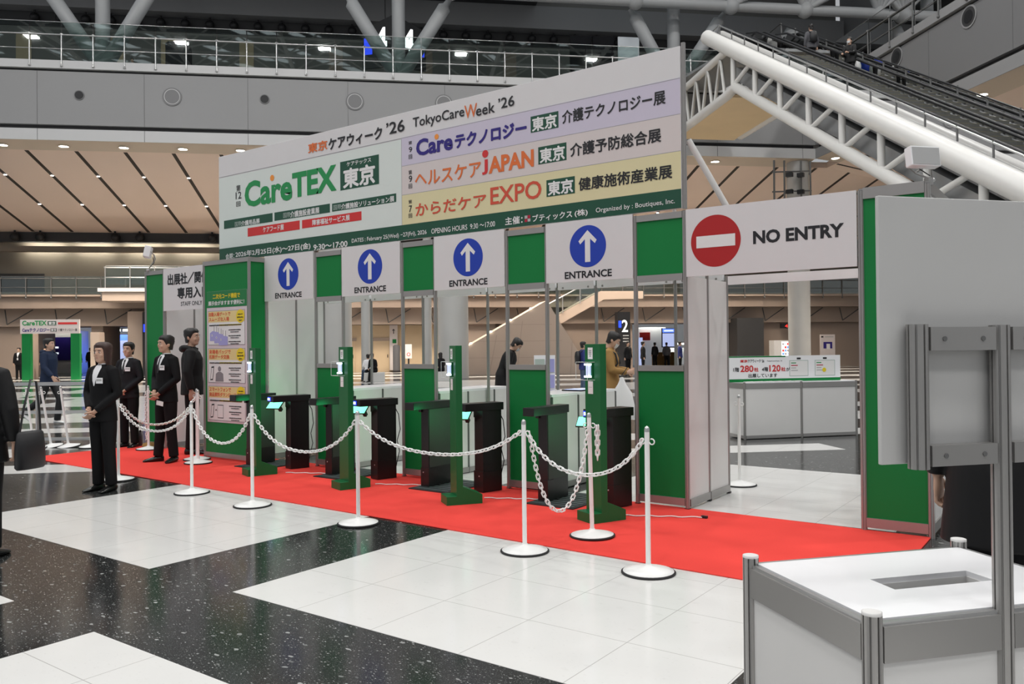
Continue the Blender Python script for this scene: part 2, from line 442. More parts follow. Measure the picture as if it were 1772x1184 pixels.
# ================================================================== SETTING
fl = MB()
X0, X1, Y0, Y1 = -70, 75, -30, 110
fl.box(X0, X1, Y0, Y1, -.2, 0, 'floor_dark')
def slab(pts): fl.prism([Vector((x, y, -.001)) for x, y in pts], (0, 0, .0022), 'floor_white')
def rect(x0, x1, y0, y1): slab([(x0, y0), (x1, y0), (x1, y1), (x0, y1)])
for x0, x1 in ((-1.275, 1.70), (-5.19, -2.20)):
    rect(x0, x1, -3.82, -.85); rect(x0, x1, -7.72, -4.66)
rect(-1.275, 1.70, .06, 2.88); rect(2.62, 5.6, -3.82, -.85); rect(2.62, 5.6, .06, 2.88); rect(-5.19, -2.2, .06, 2.0)
rect(-9.1, -6.1, -7.72, -4.66); rect(2.62, 5.6, -7.72, -4.66)
def stripe(b0, b1, a0, a1):
    q = [B(a0, b0), B(a1, b0), B(a1, b1), B(a0, b1)]; slab([(p.x, p.y) for p in q])
for b0, b1, a0, a1 in ((10.62, 11.36, -14, -2.6), (10.62, 11.36, 2.4, 6.2), (12.25, 13.3, -16, -5.2), (12.4, 13.3, 3.2, 12),
                       (15.8, 16.7, -22, 16), (18.0, 19.4, -24, 20), (23.2, 24.8, -26, 22), (26.9, 28.0, -26, 24), (30.4, 32.2, -28, 26), (35.0, 36.9, -30, 28), (40.2, 41.6, -30, 30), (44.4, 46.2, -30, 30), (49, 51, -30, 30)):
    stripe(b0, b1, a0, a1)
for a0, a1, b0, b1 in ((-8.0, -7.1, 13.31, 15.79), (-3.4, -2.2, 16.71, 17.99), (-10.6, -9.0, 16.71, 17.99), (-7.6, -5.2, 19.41, 23.19), (-14.0, -11.0, 19.41, 23.19), (4.0, 5.6, 19.41, 23.19), (9.0, 11.4, 13.31, 15.79), (-9.8, -6.4, 24.81, 26.89), (2, 4.6, 24.81, 26.89), (-16, -12, 28.01, 30.39), (-5, -1.4, 28.01, 30.39), (7.5, 11, 28.01, 30.39), (-12, -8, 32.21, 34.99), (1, 4.4, 32.21, 34.99), (12, 15, 32.21, 34.99)):
    q = [B(a0, b0), B(a1, b0), B(a1, b1), B(a0, b1)]; slab([(p.x, p.y) for p in q])
struct(fl.build('floor'))

cp = MB()
cp.prism([(-9.07, -1.62, .003), (1.96, -1.885, .003), (1.96, -.005, .003), (-9.05, .22, .003)], (0, 0, .006), 'carpet')
tag(cp.build('carpet'), 'long bright red carpet runner in front of the entrance gates', 'carpet')

# ---- upper gallery (near fascia, its soffit, the far walls) in building coordinates
def bprism(prof, a0, a1, name, mb):          # profile [(b, z)] swept along a
    mb.prism([B(a0, b, z) for b, z in prof], UA*(a1-a0), name)
def wprism(prof, b0, b1, name, mb):          # profile [(a, z)] swept along b
    mb.prism([B(a, b0, z) for a, z in prof], VB*(b1-b0), name)
AL, AR = -34.0, 21.3
BF = 39.0
t = MB()
bprism([(BF, 11.66), (BF+.9, 11.66), (BF+.9, 14.06), (BF, 14.06)], AL, AR, 'fascia_grey', t)
for a in [-34+4.55*i for i in range(13)]:
    bprism([(BF-.012, 11.66), (BF, 11.66), (BF, 14.06), (BF-.012, 14.06)], a, a+.016, 'fascia_line', t)
struct(t.build('wall_gallery'))
t = MB(); bprism([(BF-.12, 14.16), (BF+13, 14.16), (BF+13, 14.52), (BF-.12, 14.52)], AL, AR, 'fascia_light', t)
bprism([(BF+.1, 14.0), (BF+.9, 14.0), (BF+.9, 14.2), (BF+.1, 14.2)], AL, AR, 'groove', t); struct(t.build('trim_1'))
t = MB(); bprism([(BF+.2, 11.46), (BF+.9, 11.46), (BF+.9, 11.68), (BF+.2, 11.68)], AL, AR, 'groove', t); struct(t.build('trim_2'))
t = MB(); bprism([(BF, 10.96), (BF+1.0, 10.96), (BF+1.0, 11.47), (BF, 11.47)], AL, AR, 'fascia_light', t)
for a in [-34+4.55*i for i in range(13)]: bprism([(BF-.012, 10.96), (BF, 10.96), (BF, 11.47), (BF-.012, 11.47)], a, a+.016, 'fascia_line', t)
struct(t.build('trim_3'))
t = MB(); bprism([(BF+.02, 10.955), (BF+1.3, 10.80), (BF+1.3, 10.97)], AL, AR, 'soffit_beige', t); struct(t.build('trim_4'))
# sloped ceiling below the gallery, with dark slits
t = MB()
def sl(b): return 10.80-.196*(b-BF-1.3)
bprism([(BF+1.3, sl(BF+1.3)), (51.7, sl(51.7)), (51.7, sl(51.7)+.3), (BF+1.3, 11.1)], AL, 40, 'soffit_pink', t)
SL = [-14.66+2.16*i for i in range(-8, 24)]
for a in SL:
    q = [B(a-.09, BF+1.35, sl(BF+1.35)-.004), B(a+.09, BF+1.35, sl(BF+1.35)-.004), B(a+.09, 51.6, sl(51.6)-.004), B(a-.09, 51.6, sl(51.6)-.004)]
    t.prism(q, (0, 0, .003), 'slit')
struct(t.build('ceiling'))
# cornice, lit gallery wall and lower gallery
t = MB(); bprism([(51.7, 8.0), (52.2, 8.0), (52.2, 8.62), (51.7, 8.62)], AL, 40, 'groove', t); struct(t.build('trim_5'))
t = MB(); bprism([(51.5, 7.40), (52.0, 7.40), (52.0, 7.72), (51.5, 7.72)], AL, 40, 'gallery_wall', t); struct(t.build('trim_6'))
t = MB(); bprism([(54.0, 4.6), (54.6, 4.6), (54.6, 8.6), (54.0, 8.6)], AL, 40, 'gallery_wall', t)
bprism([(53.95, 4.7), (54, 4.7), (54, 6.3), (53.95, 6.3)], -27, -21.5, 'groove', t); struct(t.build('wall_back'))
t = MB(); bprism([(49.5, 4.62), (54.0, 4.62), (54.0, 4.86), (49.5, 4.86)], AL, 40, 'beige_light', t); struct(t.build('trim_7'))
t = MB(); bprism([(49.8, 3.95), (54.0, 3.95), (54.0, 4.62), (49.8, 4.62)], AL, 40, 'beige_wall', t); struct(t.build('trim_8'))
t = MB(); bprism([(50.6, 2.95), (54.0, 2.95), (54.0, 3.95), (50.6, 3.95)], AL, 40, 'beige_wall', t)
for a in [-33+2.7*i for i in range(26)]:
    t.tube(B(a, 50.4, 3.9), B(a+.15, 50.3, 3.05), .03, 'groove', 6); t.tube(B(a+1.5, 50.4, 3.9), B(a+.15, 50.3, 3.05), .03, 'groove', 6)
struct(t.build('trim_9'))
# ground storey back wall with openings
t = MB()
for a0, a1, z0, z1 in ((AL, -20.9, 0, 2.95), (-17.75, -17.1, 0, 2.95), (-15.3, -5.4, 0, 2.95), (4.0, 6.2, 0, 3.0), (9.5, 15.1, 0, 2.95), (19.9, 21.2, 0, 2.95), (21.2, 40, 0, 3.6)):
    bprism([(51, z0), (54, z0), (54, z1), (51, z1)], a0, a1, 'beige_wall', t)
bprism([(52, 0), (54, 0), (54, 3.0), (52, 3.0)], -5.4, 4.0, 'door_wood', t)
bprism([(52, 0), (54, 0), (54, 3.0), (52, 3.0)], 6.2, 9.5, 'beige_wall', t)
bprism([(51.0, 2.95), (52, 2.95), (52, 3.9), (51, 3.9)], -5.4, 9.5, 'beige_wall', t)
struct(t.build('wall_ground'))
t = MB(); bprism([(70, 0), (70.5, 0), (70.5, 6), (70, 6)], AL, 40, 'bright_hall', t); struct(t.build('wall_exhibit'))
t = MB(); bprism([(54.0, 3.0), (70, 5.0), (70, 5.3), (54, 3.3)], AL, 40, 'gallery_wall', t); struct(t.build('ceiling_exhibit'))
# upper hall behind the gallery rail
t = MB(); bprism([(52.0, 14.5), (52.5, 14.5), (52.5, 26), (52, 26)], AL, 30, 'gallery_back', t)
bprism([(51.9, 20.9), (52, 20.9), (52, 21.75), (51.9, 21.75)], AL, 30, 'groove', t)
for a in (-22.2, -17.0, -14.0, -9.4, -4.0, 1.6, 7.0): bprism([(51.95, 14.5), (52, 14.5), (52, 20.5), (51.95, 20.0)], a, a+.85, 'door_wood' if a < -9 else 'beige_wall', t)
struct(t.build('wall_upper'))
t = MB(); bprism([(45.5, 23.2), (52.0, 23.2), (52.0, 26), (45.5, 26)], AL, 9.0, 'groove', t)
bprism([(51.0, 21.75), (52.0, 21.75), (52.0, 23.2), (51.0, 23.2)], AL, 30, 'fascia_grey', t); struct(t.build('ceiling_upper'))

# ---- right-hand wing, same profile turned
AW = 21.3
t = MB(); wprism([(AW, 11.66), (AW+.9, 11.66), (AW+.9, 14.06), (AW, 14.06)], 12, BF, 'wing_grey', t)
for b in (16.5, 21.0, 25.5, 30.0, 34.5): wprism([(AW-.012, 11.66), (AW, 11.66), (AW, 14.06), (AW-.012, 14.06)], b, b+.016, 'fascia_line', t)
struct(t.build('wall_right'))
t = MB(); wprism([(AW-.12, 14.16), (AW+16, 14.16), (AW+16, 14.52), (AW-.12, 14.52)], 12, BF, 'fascia_grey', t)
wprism([(AW+.1, 14.0), (AW+.9, 14.0), (AW+.9, 14.2), (AW+.1, 14.2)], 12, BF, 'groove', t); struct(t.build('trim_10'))
t = MB(); wprism([(AW+.2, 11.46), (AW+.9, 11.46), (AW+.9, 11.68), (AW+.2, 11.68)], 12, BF, 'groove', t); struct(t.build('trim_11'))
t = MB(); wprism([(AW, 10.96), (AW+1, 10.96), (AW+1, 11.47), (AW, 11.47)], 12, BF, 'fascia_grey', t); struct(t.build('trim_12'))
t = MB(); wprism([(AW+.02, 10.955), (AW+1.3, 10.80), (AW+1.3, 10.97)], 12, BF, 'soffit_beige', t); struct(t.build('trim_13'))
t = MB()
def sw(a): return 10.80-.196*(a-AW-1.3)
wprism([(AW+1.3, sw(AW+1.3)), (AW+14, sw(AW+14)), (AW+14, 11.1), (AW+1.3, 11.1)], 10, BF+1.2, 'soffit_pink', t)
for b in [BF+.3-2.16*i for i in range(13)]:
    q = [B(AW+1.35, b-.09, sw(AW+1.35)-.004), B(AW+1.35, b+.09, sw(AW+1.35)-.004), B(AW+13.9, b+.09, sw(AW+13.9)-.004), B(AW+13.9, b-.09, sw(AW+13.9)-.004)]
    t.prism(q, (0, 0, .003), 'slit')
struct(t.build('ceiling_wing'))
t = MB(); wprism([(AW+9, 14.5), (AW+9.4, 14.5), (AW+9.4, 26), (AW+9, 26)], 8, 52, 'wing_grey', t)
for b in (14, 19, 24, 29, 34): wprism([(AW+8.94, 14.5), (AW+9, 14.5), (AW+9, 24), (AW+8.94, 24)], b, b+.5, 'groove', t)
struct(t.build('wall_wing'))
t = MB(); wprism([(-45, 27.5), (45, 27.5), (45, 27.8), (-45, 27.8)], -45, 52, 'roof_glazing', t); struct(t.build('ceiling_roof'))
# roof trusses high over the hall (they mirror in the gallery glass)
t = MB()
for a in range(-24, 25, 8):
    t.tube(B(a, -10, 24), B(a, 36, 24), .16, 'tube_white', 8)
    for b in range(-10, 36, 4):
        t.tube(B(a, b, 24), B(a+4, b+2, 26), .07, 'tube_white', 6); t.tube(B(a, b+4, 24), B(a+4, b+2, 26), .07, 'tube_white', 6); t.tube(B(a, b, 24), B(a-4, b+2, 26), .07, 'tube_white', 6)
for b in range(-8, 37, 4): t.tube(B(-26, b, 26), B(26, b, 26), .12, 'tube_white', 8)
struct(t.build('ceiling_truss'))

# ---- round columns under the gallery, V tubes above it
COLS = ((-2.9, 40.4, .78), (2.75, 39.6, .74), (20.68, 39.7, .55))
for i, (a, b, r) in enumerate(COLS):
    t = MB(); p = B(a, b); h = 10.9
    t.lathe([(r, 0), (r, h)], p, 'column_grey', 36)
    struct(t.build('column_%d' % (i+1)))
for a, b, r in ((-1.45, 40.2, .22), (1.55, 40.4, .2), (-4.6, 41.0, .2)):
    t = MB(); t.lathe([(r, 0), (r, 11)], B(a, b), 'column_grey', 24); struct(t.build('pipe_column'))
for i, (a, where) in enumerate(((-13.3, 'far left'), (.25, 'middle, in front of the lit number sign'), (14.15, 'right, beside the banner top corner'))):
    root = thing('strut_column', 'fan of three pale steel struts on the gallery edge, %s' % where, 'column', B(a, 39.9, 14.5), 0, 'branching roof struts')
    for dx, top, db in ((-2.45, 18.3, -.6), (0, 25, 0), (2.45, 18.3, -.6)):
        m = MB(); e = B(a+dx, 39.9+db, top)
        p0 = B(a, 39.9, 14.5); d = (e-p0)
        m.path([p0, p0+d*.05, p0+d*.9, p0+d*.93, e], [.16, .32, .32, .16, .12], 'tube_grey', 16); W(m, 'strut', root)
    m = MB(); m.ball(B(a, 39.9, 14.6), .42, 'tube_grey'); W(m, 'node', root)
t = MB()
for db, z in ((-.9, 18.3), (-3.6, 20.4)):
    t.tube(B(2.6, 39.3+db, z), B(30, 39.3+db, z), .26, 'tube_grey', 12)
for a in (2.7, 11.7, 16.6, 20.5, 24.5):
    n = B(a, 38.4, 18.3); t.ball(n, .42, 'tube_grey', 12, 8)
    for dx, dz in ((-3.2, 3.6), (-1.6, 4.2), (0, 4.4), (1.8, 4.2), (3.4, 3.6)): t.tube(n, B(a+dx, 36.4, 18.3+dz), .15, 'tube_grey', 10)
    t.tube(n, B(a+4.5, 35.7, 20.4), .15, 'tube_grey', 10)
struct(t.build('trim_14'))

# ================================================================== ENTRANCE STRUCTURE
def post(mb, x, y, z0, z1, r=.021, name='alu'):
    pts = []
    for k in range(8):
        a = 2*PI*k/8
        for d, rr in ((-.14, r), (0, r*.82), (.14, r)): pts.append((x+rr*math.cos(a+d), y+rr*math.sin(a+d), z0))
    mb.prism(pts, (0, 0, z1-z0), name)
    mb.lathe([(r*.7, z1), (r*.7, z1+.004)], (x, y, 0), 'alu_dark', 10)
def rail(mb, p, q, z0, z1, d=.017, name='alu'):
    p = Vector(p); q = Vector(q); u = (q-p).normalized(); n = Vector((-u.y, u.x))*d
    mb.prism([(p.x-n.x, p.y-n.y, z0), (q.x-n.x, q.y-n.y, z0), (q.x+n.x, q.y+n.y, z0), (p.x+n.x, p.y+n.y, z0)], (0, 0, z1-z0), name)
def panel(mb, p, q, z0, z1, name, d=.003): rail(mb, p, q, z0, z1, d, name)
TOPZ = 2.68

# ---- banner
root = thing('event_banner', 'huge white trade show banner with green logo over the entrance gates', 'banner', (-3.465, 0, 2.7))
m = MB(); m.box(-6.93, -.015, -.022, .012, 2.705, 4.163, 'white_board'); W(m, 'banner_panel', root, .003)
m = MB(); F = face_y(-.0235)
put_text(m, '[]', -6.926, -3.445, 2.88, 3.86, 'pale_mint', F, 1, .001)
put_text(m, '[]', -3.441, -.02, 3.553, 3.88, 'lilac', F, 1, .001)
put_text(m, '[]', -3.441, -.02, 3.222, 3.549, 'rose_grey', F, 1, .001)
put_text(m, '[]', -3.441, -.02, 2.88, 3.218, 'cream', F, 1, .001)
put_text(m, '[]', -6.926, -.02, 2.707, 2.878, 'dark', F, 1, .0012)
for z in (3.87, ): put_text(m, '[]', -6.926, -.02, z, z+.006, 'line_grey', F, 1, .0015)
for z in (3.549, 3.218): put_text(m, '[]', -3.441, -.02, z, z+.005, 'line_grey', F, 1, .0015)
put_text(m, '[]', -3.446, -3.441, 2.88, 3.87, 'line_grey', F, 1, .0015)
W(m, 'colour_bands', root)
for s, a, b_, c, d, mt, bo in BANNER:
    m = MB(); put_text(m, s, a, b_, c, d, mt, F, bo, .003 if s == '[]' else .0042)
    W(m, 'colour_block' if s == '[]' else 'lettering', root)
for x, z, r_, mt in ((-5.76, 3.72, .04, 'dot_orange'), (-2.908, 3.806, .03, 'dot_orange'), (-2.232, 3.517, .04, 'red')):
    m = MB(); m.disc((x, -.0265, z), (0, -1, 0), r_, .001, mt); W(m, 'logo_dot', root)
m = MB(); post(m, .004, .0, 2.70, 4.19); W(m, 'side_post', root)
m = MB(); post(m, -6.94, .02, 2.70, 4.163); W(m, 'side_post', root)
for x in (-.4, -3.4, -6.4):
    m = MB(); m.tube((x, .03, 4.0), (x, .97, 2.22), .02, 'tube_white', 8); W(m, 'rear_brace', root)
m = MB(); m.path([(.03, .03, 3.32), (.40, .40, 2.45)], .028, 'tube_white', 10); W(m, 'side_brace', root)

# ---- green half bays with posts
ORD = ['rightmost, beside the no entry sign', 'third', 'second', 'leftmost']
for i, (xl, xr) in enumerate(((-.495, 0), (-1.98, -1.485), (-3.465, -2.97), (-4.95, -4.455))):
    desc = ('green partition with window gap, right end, next to the no entry sign', 'green partition with window gap between third and fourth entrance signs',
            'green partition with window gap between second and third entrance signs', 'green partition with window gap between first and second entrance signs')[i]
    root = thing('partition', desc, 'partition', ((xl+xr)/2, 0, 0), 0, 'green partitions of the gateway')
    for x in (xl, xr):
        m = MB(); post(m, x, 0, .012, TOPZ); m.box(x-.022, x+.022, -.022, .022, 0, .014, 'black'); W(m, 'post', root)
    m = MB(); panel(m, (xl, 0), (xr, 0), 2.12, 2.625, 'green'); W(m, 'upper_panel', root)
    m = MB(); panel(m, (xl, 0), (xr, 0), .10, 1.245, 'green'); W(m, 'lower_panel', root)
    for z0, z1 in ((2.622, 2.68), (2.062, 2.122), (1.24, 1.292), (.035, .102)):
        m = MB(); rail(m, (xl+.02, 0), (xr-.02, 0), z0, z1); W(m, 'rail', root)
# ---- entrance signs
def arrow_pts(cx, cz, s):
    q = [(0, .80), (.52, .28), (.42, .12), (.15, .36), (.15, -.78), (-.15, -.78), (-.15, .36), (-.42, .12), (-.52, .28)]
    return [(cx+x*s, cz+z*s) for x, z in q]
for i, (xl, xr) in enumerate(((-1.485, -.495), (-2.97, -1.98), (-4.455, -3.465), (-5.94, -4.95))):
    desc = ('white entrance sign, rightmost of four, nearest the no entry sign', 'white entrance sign, second from the right of the four',
            'white entrance sign, second from the left of the four', 'white entrance sign, leftmost of four, beside the poster tower')[i]
    c = (xl+xr)/2
    root = thing('entrance_sign', desc, 'sign', (c, -.02, 2.1), 0, 'entrance signs over the gates')
    m = MB(); m.box(xl+.012, xr-.012, -.032, -.012, 2.105, 2.70, 'white_board'); W(m, 'sign_board', root)
    m = MB(); m.disc((c, -.0325, 2.44), (0, -1, 0), .203, .001, 'blue_disc', 48)
    m.prism([(x, -.0340, z) for x, z in arrow_pts(c, 2.44, .195)], (0, -.0008, 0), 'white'); W(m, 'arrow_symbol', root)
    m = MB(); put_text(m, 'ENTRANCE', c-.263, c+.263, 2.135, 2.206, 'ink', face_y(-.034), 1.9); W(m, 'lettering', root)
# ---- no entry
root = thing('no_entry_sign', 'white header board with red no entry disc above the exit opening', 'sign', (.74, 0, 2.08))
m = MB(); m.box(.022, 1.462, -.028, -.008, 2.085, 2.685, 'white_board'); W(m, 'sign_board', root)
m = MB(); m.disc((.298, -.0285, 2.384), (0, -1, 0), .227, .001, 'stop_red', 56); m.box(.122, .476, -.0312, -.0305, 2.330, 2.434, 'white'); W(m, 'stop_symbol', root)
m = MB(); put_text(m, 'NO ENTRY', .632, 1.368, 2.325, 2.438, 'ink', face_y(-.030), 2.6); W(m, 'lettering', root)
m = MB(); rail(m, (.02, .99), (1.47, .99), 2.07, 2.155, .02, 'white_gloss'); W(m, 'rear_beam', root)
# ---- side walls along the lanes
def sidewall(x, desc, top=2.1):
    root = thing('side_wall', desc, 'partition', (x, .5, 0), 0, 'white side walls')
    for y0, y1 in ((.02, .495), (.495, .99)):
        m = MB(); panel(m, (x, y0+.012), (x, y1-.012), .085, top, 'white_panel'); W(m, 'panel', root)
        m = MB(); rail(m, (x, y0+.015), (x, y1-.015), .022, .088); W(m, 'bottom_rail', root)
        m = MB(); post(m, x, y1, .02, top+.06, .016); m.box(x-.018, x+.018, y1-.02, y1+.02, 0, .02, 'black'); W(m, 'post', root)
sidewall(.0, 'white side wall panels along the no entry opening')
sidewall(-5.94, 'white side wall behind the leftmost entrance sign', 2.6)
# ---- back frame
root = thing('rear_frame', 'aluminium rear frame with white bolted beam behind the gates', 'frame', (-2.97, .99, 0))
for x in (-4.99, -4.05, -3.0, -2.0, -1.49, -.55):
    m = MB(); post(m, x, .99, .0, 2.14, .018); W(m, 'post', root)
for x0, x1 in ((-5.9, -5.01), (-4.97, -4.07), (-4.03, -3.02), (-2.98, -2.02), (-1.98, -1.51), (-1.47, -.57), (-.53, -.03)):
    m = MB(); rail(m, (x0, .99), (x1, .99), 2.115, 2.205, .02, 'white_gloss')
    for x in (x0+.07, x1-.07): m.disc((x, .969, 2.135), (0, -1, 0), .012, .003, 'alu', 10)
    W(m, 'beam', root)
# ---- lane counters
for i, (xl, xr) in enumerate(((-1.965, -1.52), (-3.45, -3.03), (-4.935, -4.43))):
    desc = ('white waist high counter behind the gates, nearest the no entry opening', 'white waist high counter in the middle behind the gates', 'white waist high counter behind the gates, nearest the poster tower')[i]
    root = thing('lane_counter', desc, 'counter', ((xl+xr)/2, 1.1, 0), 0, 'white counters between lanes')
    m = MB(); m.box(xl, xr, .12, 1.45, .955, .985, 'white_gloss'); W(m, 'counter_top', root, .003)
    for y0, y1 in ((.12, .63), (.63, 1.14), (1.14, 1.45)):
        m = MB(); panel(m, (xr, y0+.015), (xr, y1-.015), .07, .955, 'white_panel'); W(m, 'panel', root)
        m = MB(); panel(m, (xl, y0+.015), (xl, y1-.015), .07, .955, 'white_panel'); W(m, 'panel', root)
    for y in (.12, 1.44):
        m = MB(); panel(m, (xl, y), (xr, y), .07, .955, 'white_panel'); W(m, 'end_panel', root)
    for y in (.12, .63, 1.14, 1.45):
        for x in (xl, xr):
            m = MB(); post(m, x, y, 0, .955, .014, 'alu_dark'); W(m, 'post', root)
    for x in (xl, xr):
        m = MB(); rail(m, (x, .13), (x, 1.44), .01, .07, .012, 'alu'); W(m, 'bottom_rail', root)

# ---- poster tower
root = thing('partition_tower', 'green corner tower of partition panels left of the gates', 'partition', (-6.435, -.13, 0))
TX0, TX1, TY = -6.93, -5.94, -.262
for x, y in ((TX0, TY), (TX1, TY), (TX1, 0), (TX0, 0)):
    m = MB(); post(m, x, y, .0, TOPZ); W(m, 'post', root)
m = MB(); panel(m, (TX0, TY), (TX1, TY), .09, 2.625, 'green'); W(m, 'front_panel', root)
m = MB(); panel(m, (TX1, TY), (TX1, 0), .09, 2.625, 'green'); W(m, 'side_panel', root)
m = MB(); panel(m, (TX0, TY), (TX0, 0), .09, 2.625, 'white_panel'); W(m, 'inner_panel', root)
for p, q in (((TX0, TY), (TX1, TY)), ((TX1, TY), (TX1, 0)), ((TX0, TY), (TX0, 0))):
    for z0, z1 in ((2.622, 2.68), (.03, .092)):
        m = MB(); rail(m, p, q, z0, z1); W(m, 'rail', root)
def ticks(mb, u0, u1, v, name, h):
    # small print that cannot be read in the picture: short dashes only
    rnd = random.Random(int(u0*1000)+int(v*1000)); u = u0
    while u < u1:
        wd = h*rnd.uniform(.5, .9)
        put_text(mb, '[]', u, min(u+wd, u1), v-h/2*rnd.uniform(.6, 1), v+h/2*rnd.uniform(.6, 1), name, FP, 1, .0066); u += wd+h*.28
# ---- poster
PY = TY-.005
root = thing('info_poster', 'tall pink poster with three instruction panels on the green tower', 'poster', (-6.42, PY, .5))
FP = face_y(PY-.003)
m = MB(); m.box(-6.862, -5.977, PY-.003, PY+.001, .50, 2.265, 'poster_pink'); W(m, 'sheet', root)
m = MB(); put_text(m, '[]', -6.860, -5.979, 2.045, 2.264, 'poster_green', FP, 1, .0022)
put_text(m, '二次元コード機能で', -6.72, -6.12, 2.16, 2.228, 'yellow', FP, 1.2, .0035); put_text(m, '展示会がますます便利に！', -6.822, -6.03, 2.073, 2.135, 'white', FP, 1.2, .0035); W(m, 'heading', root)
for k, (z0, z1, a, b_, c) in enumerate(((1.540, 2.0, '自動入場ゲートで', 'スムーズな入場', 'チケットレス入場'), (1.032, 1.494, '来場者バッジで', '名刺データ交換', '名刺管理も可能'), (.525, .988, 'スマートフォンで', '商品資料ダウンロード', 'ペーパーレス'))):
    m = MB(); zt = z1
    put_text(m, '[]', -6.834, -6.022, z0, z1, 'white', FP, 1, .0022)
    for u0, u1, v0, v1 in ((-6.834, -6.022, z0, z0+.006), (-6.834, -6.022, z1-.006, z1), (-6.834, -6.828, z0, z1), (-6.028, -6.022, z0, z1)): put_text(m, '[]', u0, u1, v0, v1, 'poster_grey', FP, 1, .003)
    put_text(m, '[]', -6.826, -6.03, zt-.155, zt-.008, 'poster_yellow', FP, 1, .003)
    put_text(m, a, -6.81, -6.33, zt-.075, zt-.018, 'poster_red', FP, 1.2, .0042); put_text(m, b_, -6.81, -6.36 if k < 2 else -6.22, zt-.142, zt-.085, 'poster_red', FP, 1.2, .0042)
    m.disc((-6.115, PY-.0072, zt-.085), (0, -1, 0), .088, .001, 'yellow'); ticks(m, -6.165, -6.065, zt-.06, 'ink', .018); ticks(m, -6.18, -6.05, zt-.10, 'ink', .026); ticks(m, -6.15, -6.08, zt-.14, 'ink', .02)
    put_text(m, '[]', -6.58, -6.10, zt-.205, zt-.185, 'yellow', FP, 1, .003); ticks(m, -6.80, -6.09, zt-.195, 'ink', .018)
    for j in range(3): ticks(m, -6.37, -6.11, zt-.262-.078*j, 'ink', .015); ticks(m, -6.33, -6.15, zt-.290-.078*j, 'ink', .012)
    if k == 0:
        for j in range(3):
            x = -6.70+.10*j; z = zt-.33-.03*j
            m.prism([(x-.09, PY-.0062-.0008*j, z-.075), (x+.11, PY-.0062-.0008*j, z-.075), (x+.11, PY-.0062-.0008*j, z+.04), (x-.03, PY-.0062-.0008*j, z+.06), (x-.09, PY-.0062-.0008*j, z+.03)], (0, -.0006, 0), 'poster_lilac'); m.disc((x-.04, PY-.0072-.0008*j, z+.0), (0, -1, 0), .014, .0006, 'white', 16); m.disc((x-.04, PY-.0080-.0008*j, z+.0), (0, -1, 0), .006, .0006, 'ink', 12)
            m.box(x+.06, x+.066, PY-.0062, PY-.0056, z+.04, z+.12, 'ink'); m.box(x+.0, x+.006, PY-.0062, PY-.0056, z+.05, z+.13, 'ink')
    else:
        m.prism([(-6.79, PY-.0062, zt-.43), (-6.73, PY-.0062, zt-.425), (-6.70, PY-.0062, zt-.24), (-6.76, PY-.0062, zt-.245)], (0, -.0006, 0), 'ink'); m.prism([(-6.78, PY-.0070, zt-.415), (-6.735, PY-.0070, zt-.41), (-6.71, PY-.0070, zt-.26), (-6.755, PY-.0070, zt-.265)], (0, -.0006, 0), 'white')
        if k == 1:
            m.disc((-6.58, PY-.0062, zt-.275), (0, -1, 0), .035, .0006, 'poster_grey', 20); m.prism([(-6.67, PY-.0062, zt-.445), (-6.49, PY-.0062, zt-.445), (-6.50, PY-.0062, zt-.34), (-6.55, PY-.0062, zt-.315), (-6.61, PY-.0062, zt-.315), (-6.66, PY-.0062, zt-.34)], (0, -.0006, 0), 'poster_grey')
        else:
            put_text(m, '[]', -6.63, -6.50, zt-.43, zt-.25, 'ink', FP, 1, .003); put_text(m, '[]', -6.625, -6.505, zt-.42, zt-.26, 'white', FP, 1, .0036); m.prism([(-6.685, PY-.0062, zt-.33), (-6.64, PY-.0062, zt-.33), (-6.66, PY-.0062, zt-.31)], (0, -.0006, 0), 'ink')
    W(m, 'instruction_panel', root)

# ---- staff-only wall
root = thing('partition', 'narrow green partition with floodlight on top, left end of gateway', 'partition', (-8.6, 0, 0))
for x in (-8.84, -8.345): 
    m = MB(); post(m, x, 0, 0, TOPZ); W(m, 'post', root)
m = MB(); panel(m, (-8.84, 0), (-8.345, 0), .09, 2.625, 'green'); W(m, 'panel', root)
for z0, z1 in ((2.622, 2.68), (.03, .092)): 
    m = MB(); rail(m, (-8.82, 0), (-8.365, 0), z0, z1); W(m, 'rail', root)
sidewall(-8.345, 'white side wall panels below the staff only sign', 2.62)
root = thing('staff_sign', 'white staff only header sign with large black characters', 'sign', (-7.64, 0, 2.06))
m = MB(); m.box(-8.325, -6.95, -.025, -.005, 2.062, 2.69, 'white_board'); W(m, 'sign_board', root)
m = MB()
for s, a, b_, c, d, mt, bo in (('出展社／関係者', -8.21, -7.02, 2.434, 2.605, 'ink', 1.6), ('専用入口', -7.96, -7.18, 2.226, 2.393, 'ink', 1.6), ('STAFF ONLY', -7.87, -7.34, 2.121, 2.182, 'ink', .6)):
    put_text(m, s, a, b_, c, d, mt, face_y(-.027), bo)
W(m, 'lettering', root)

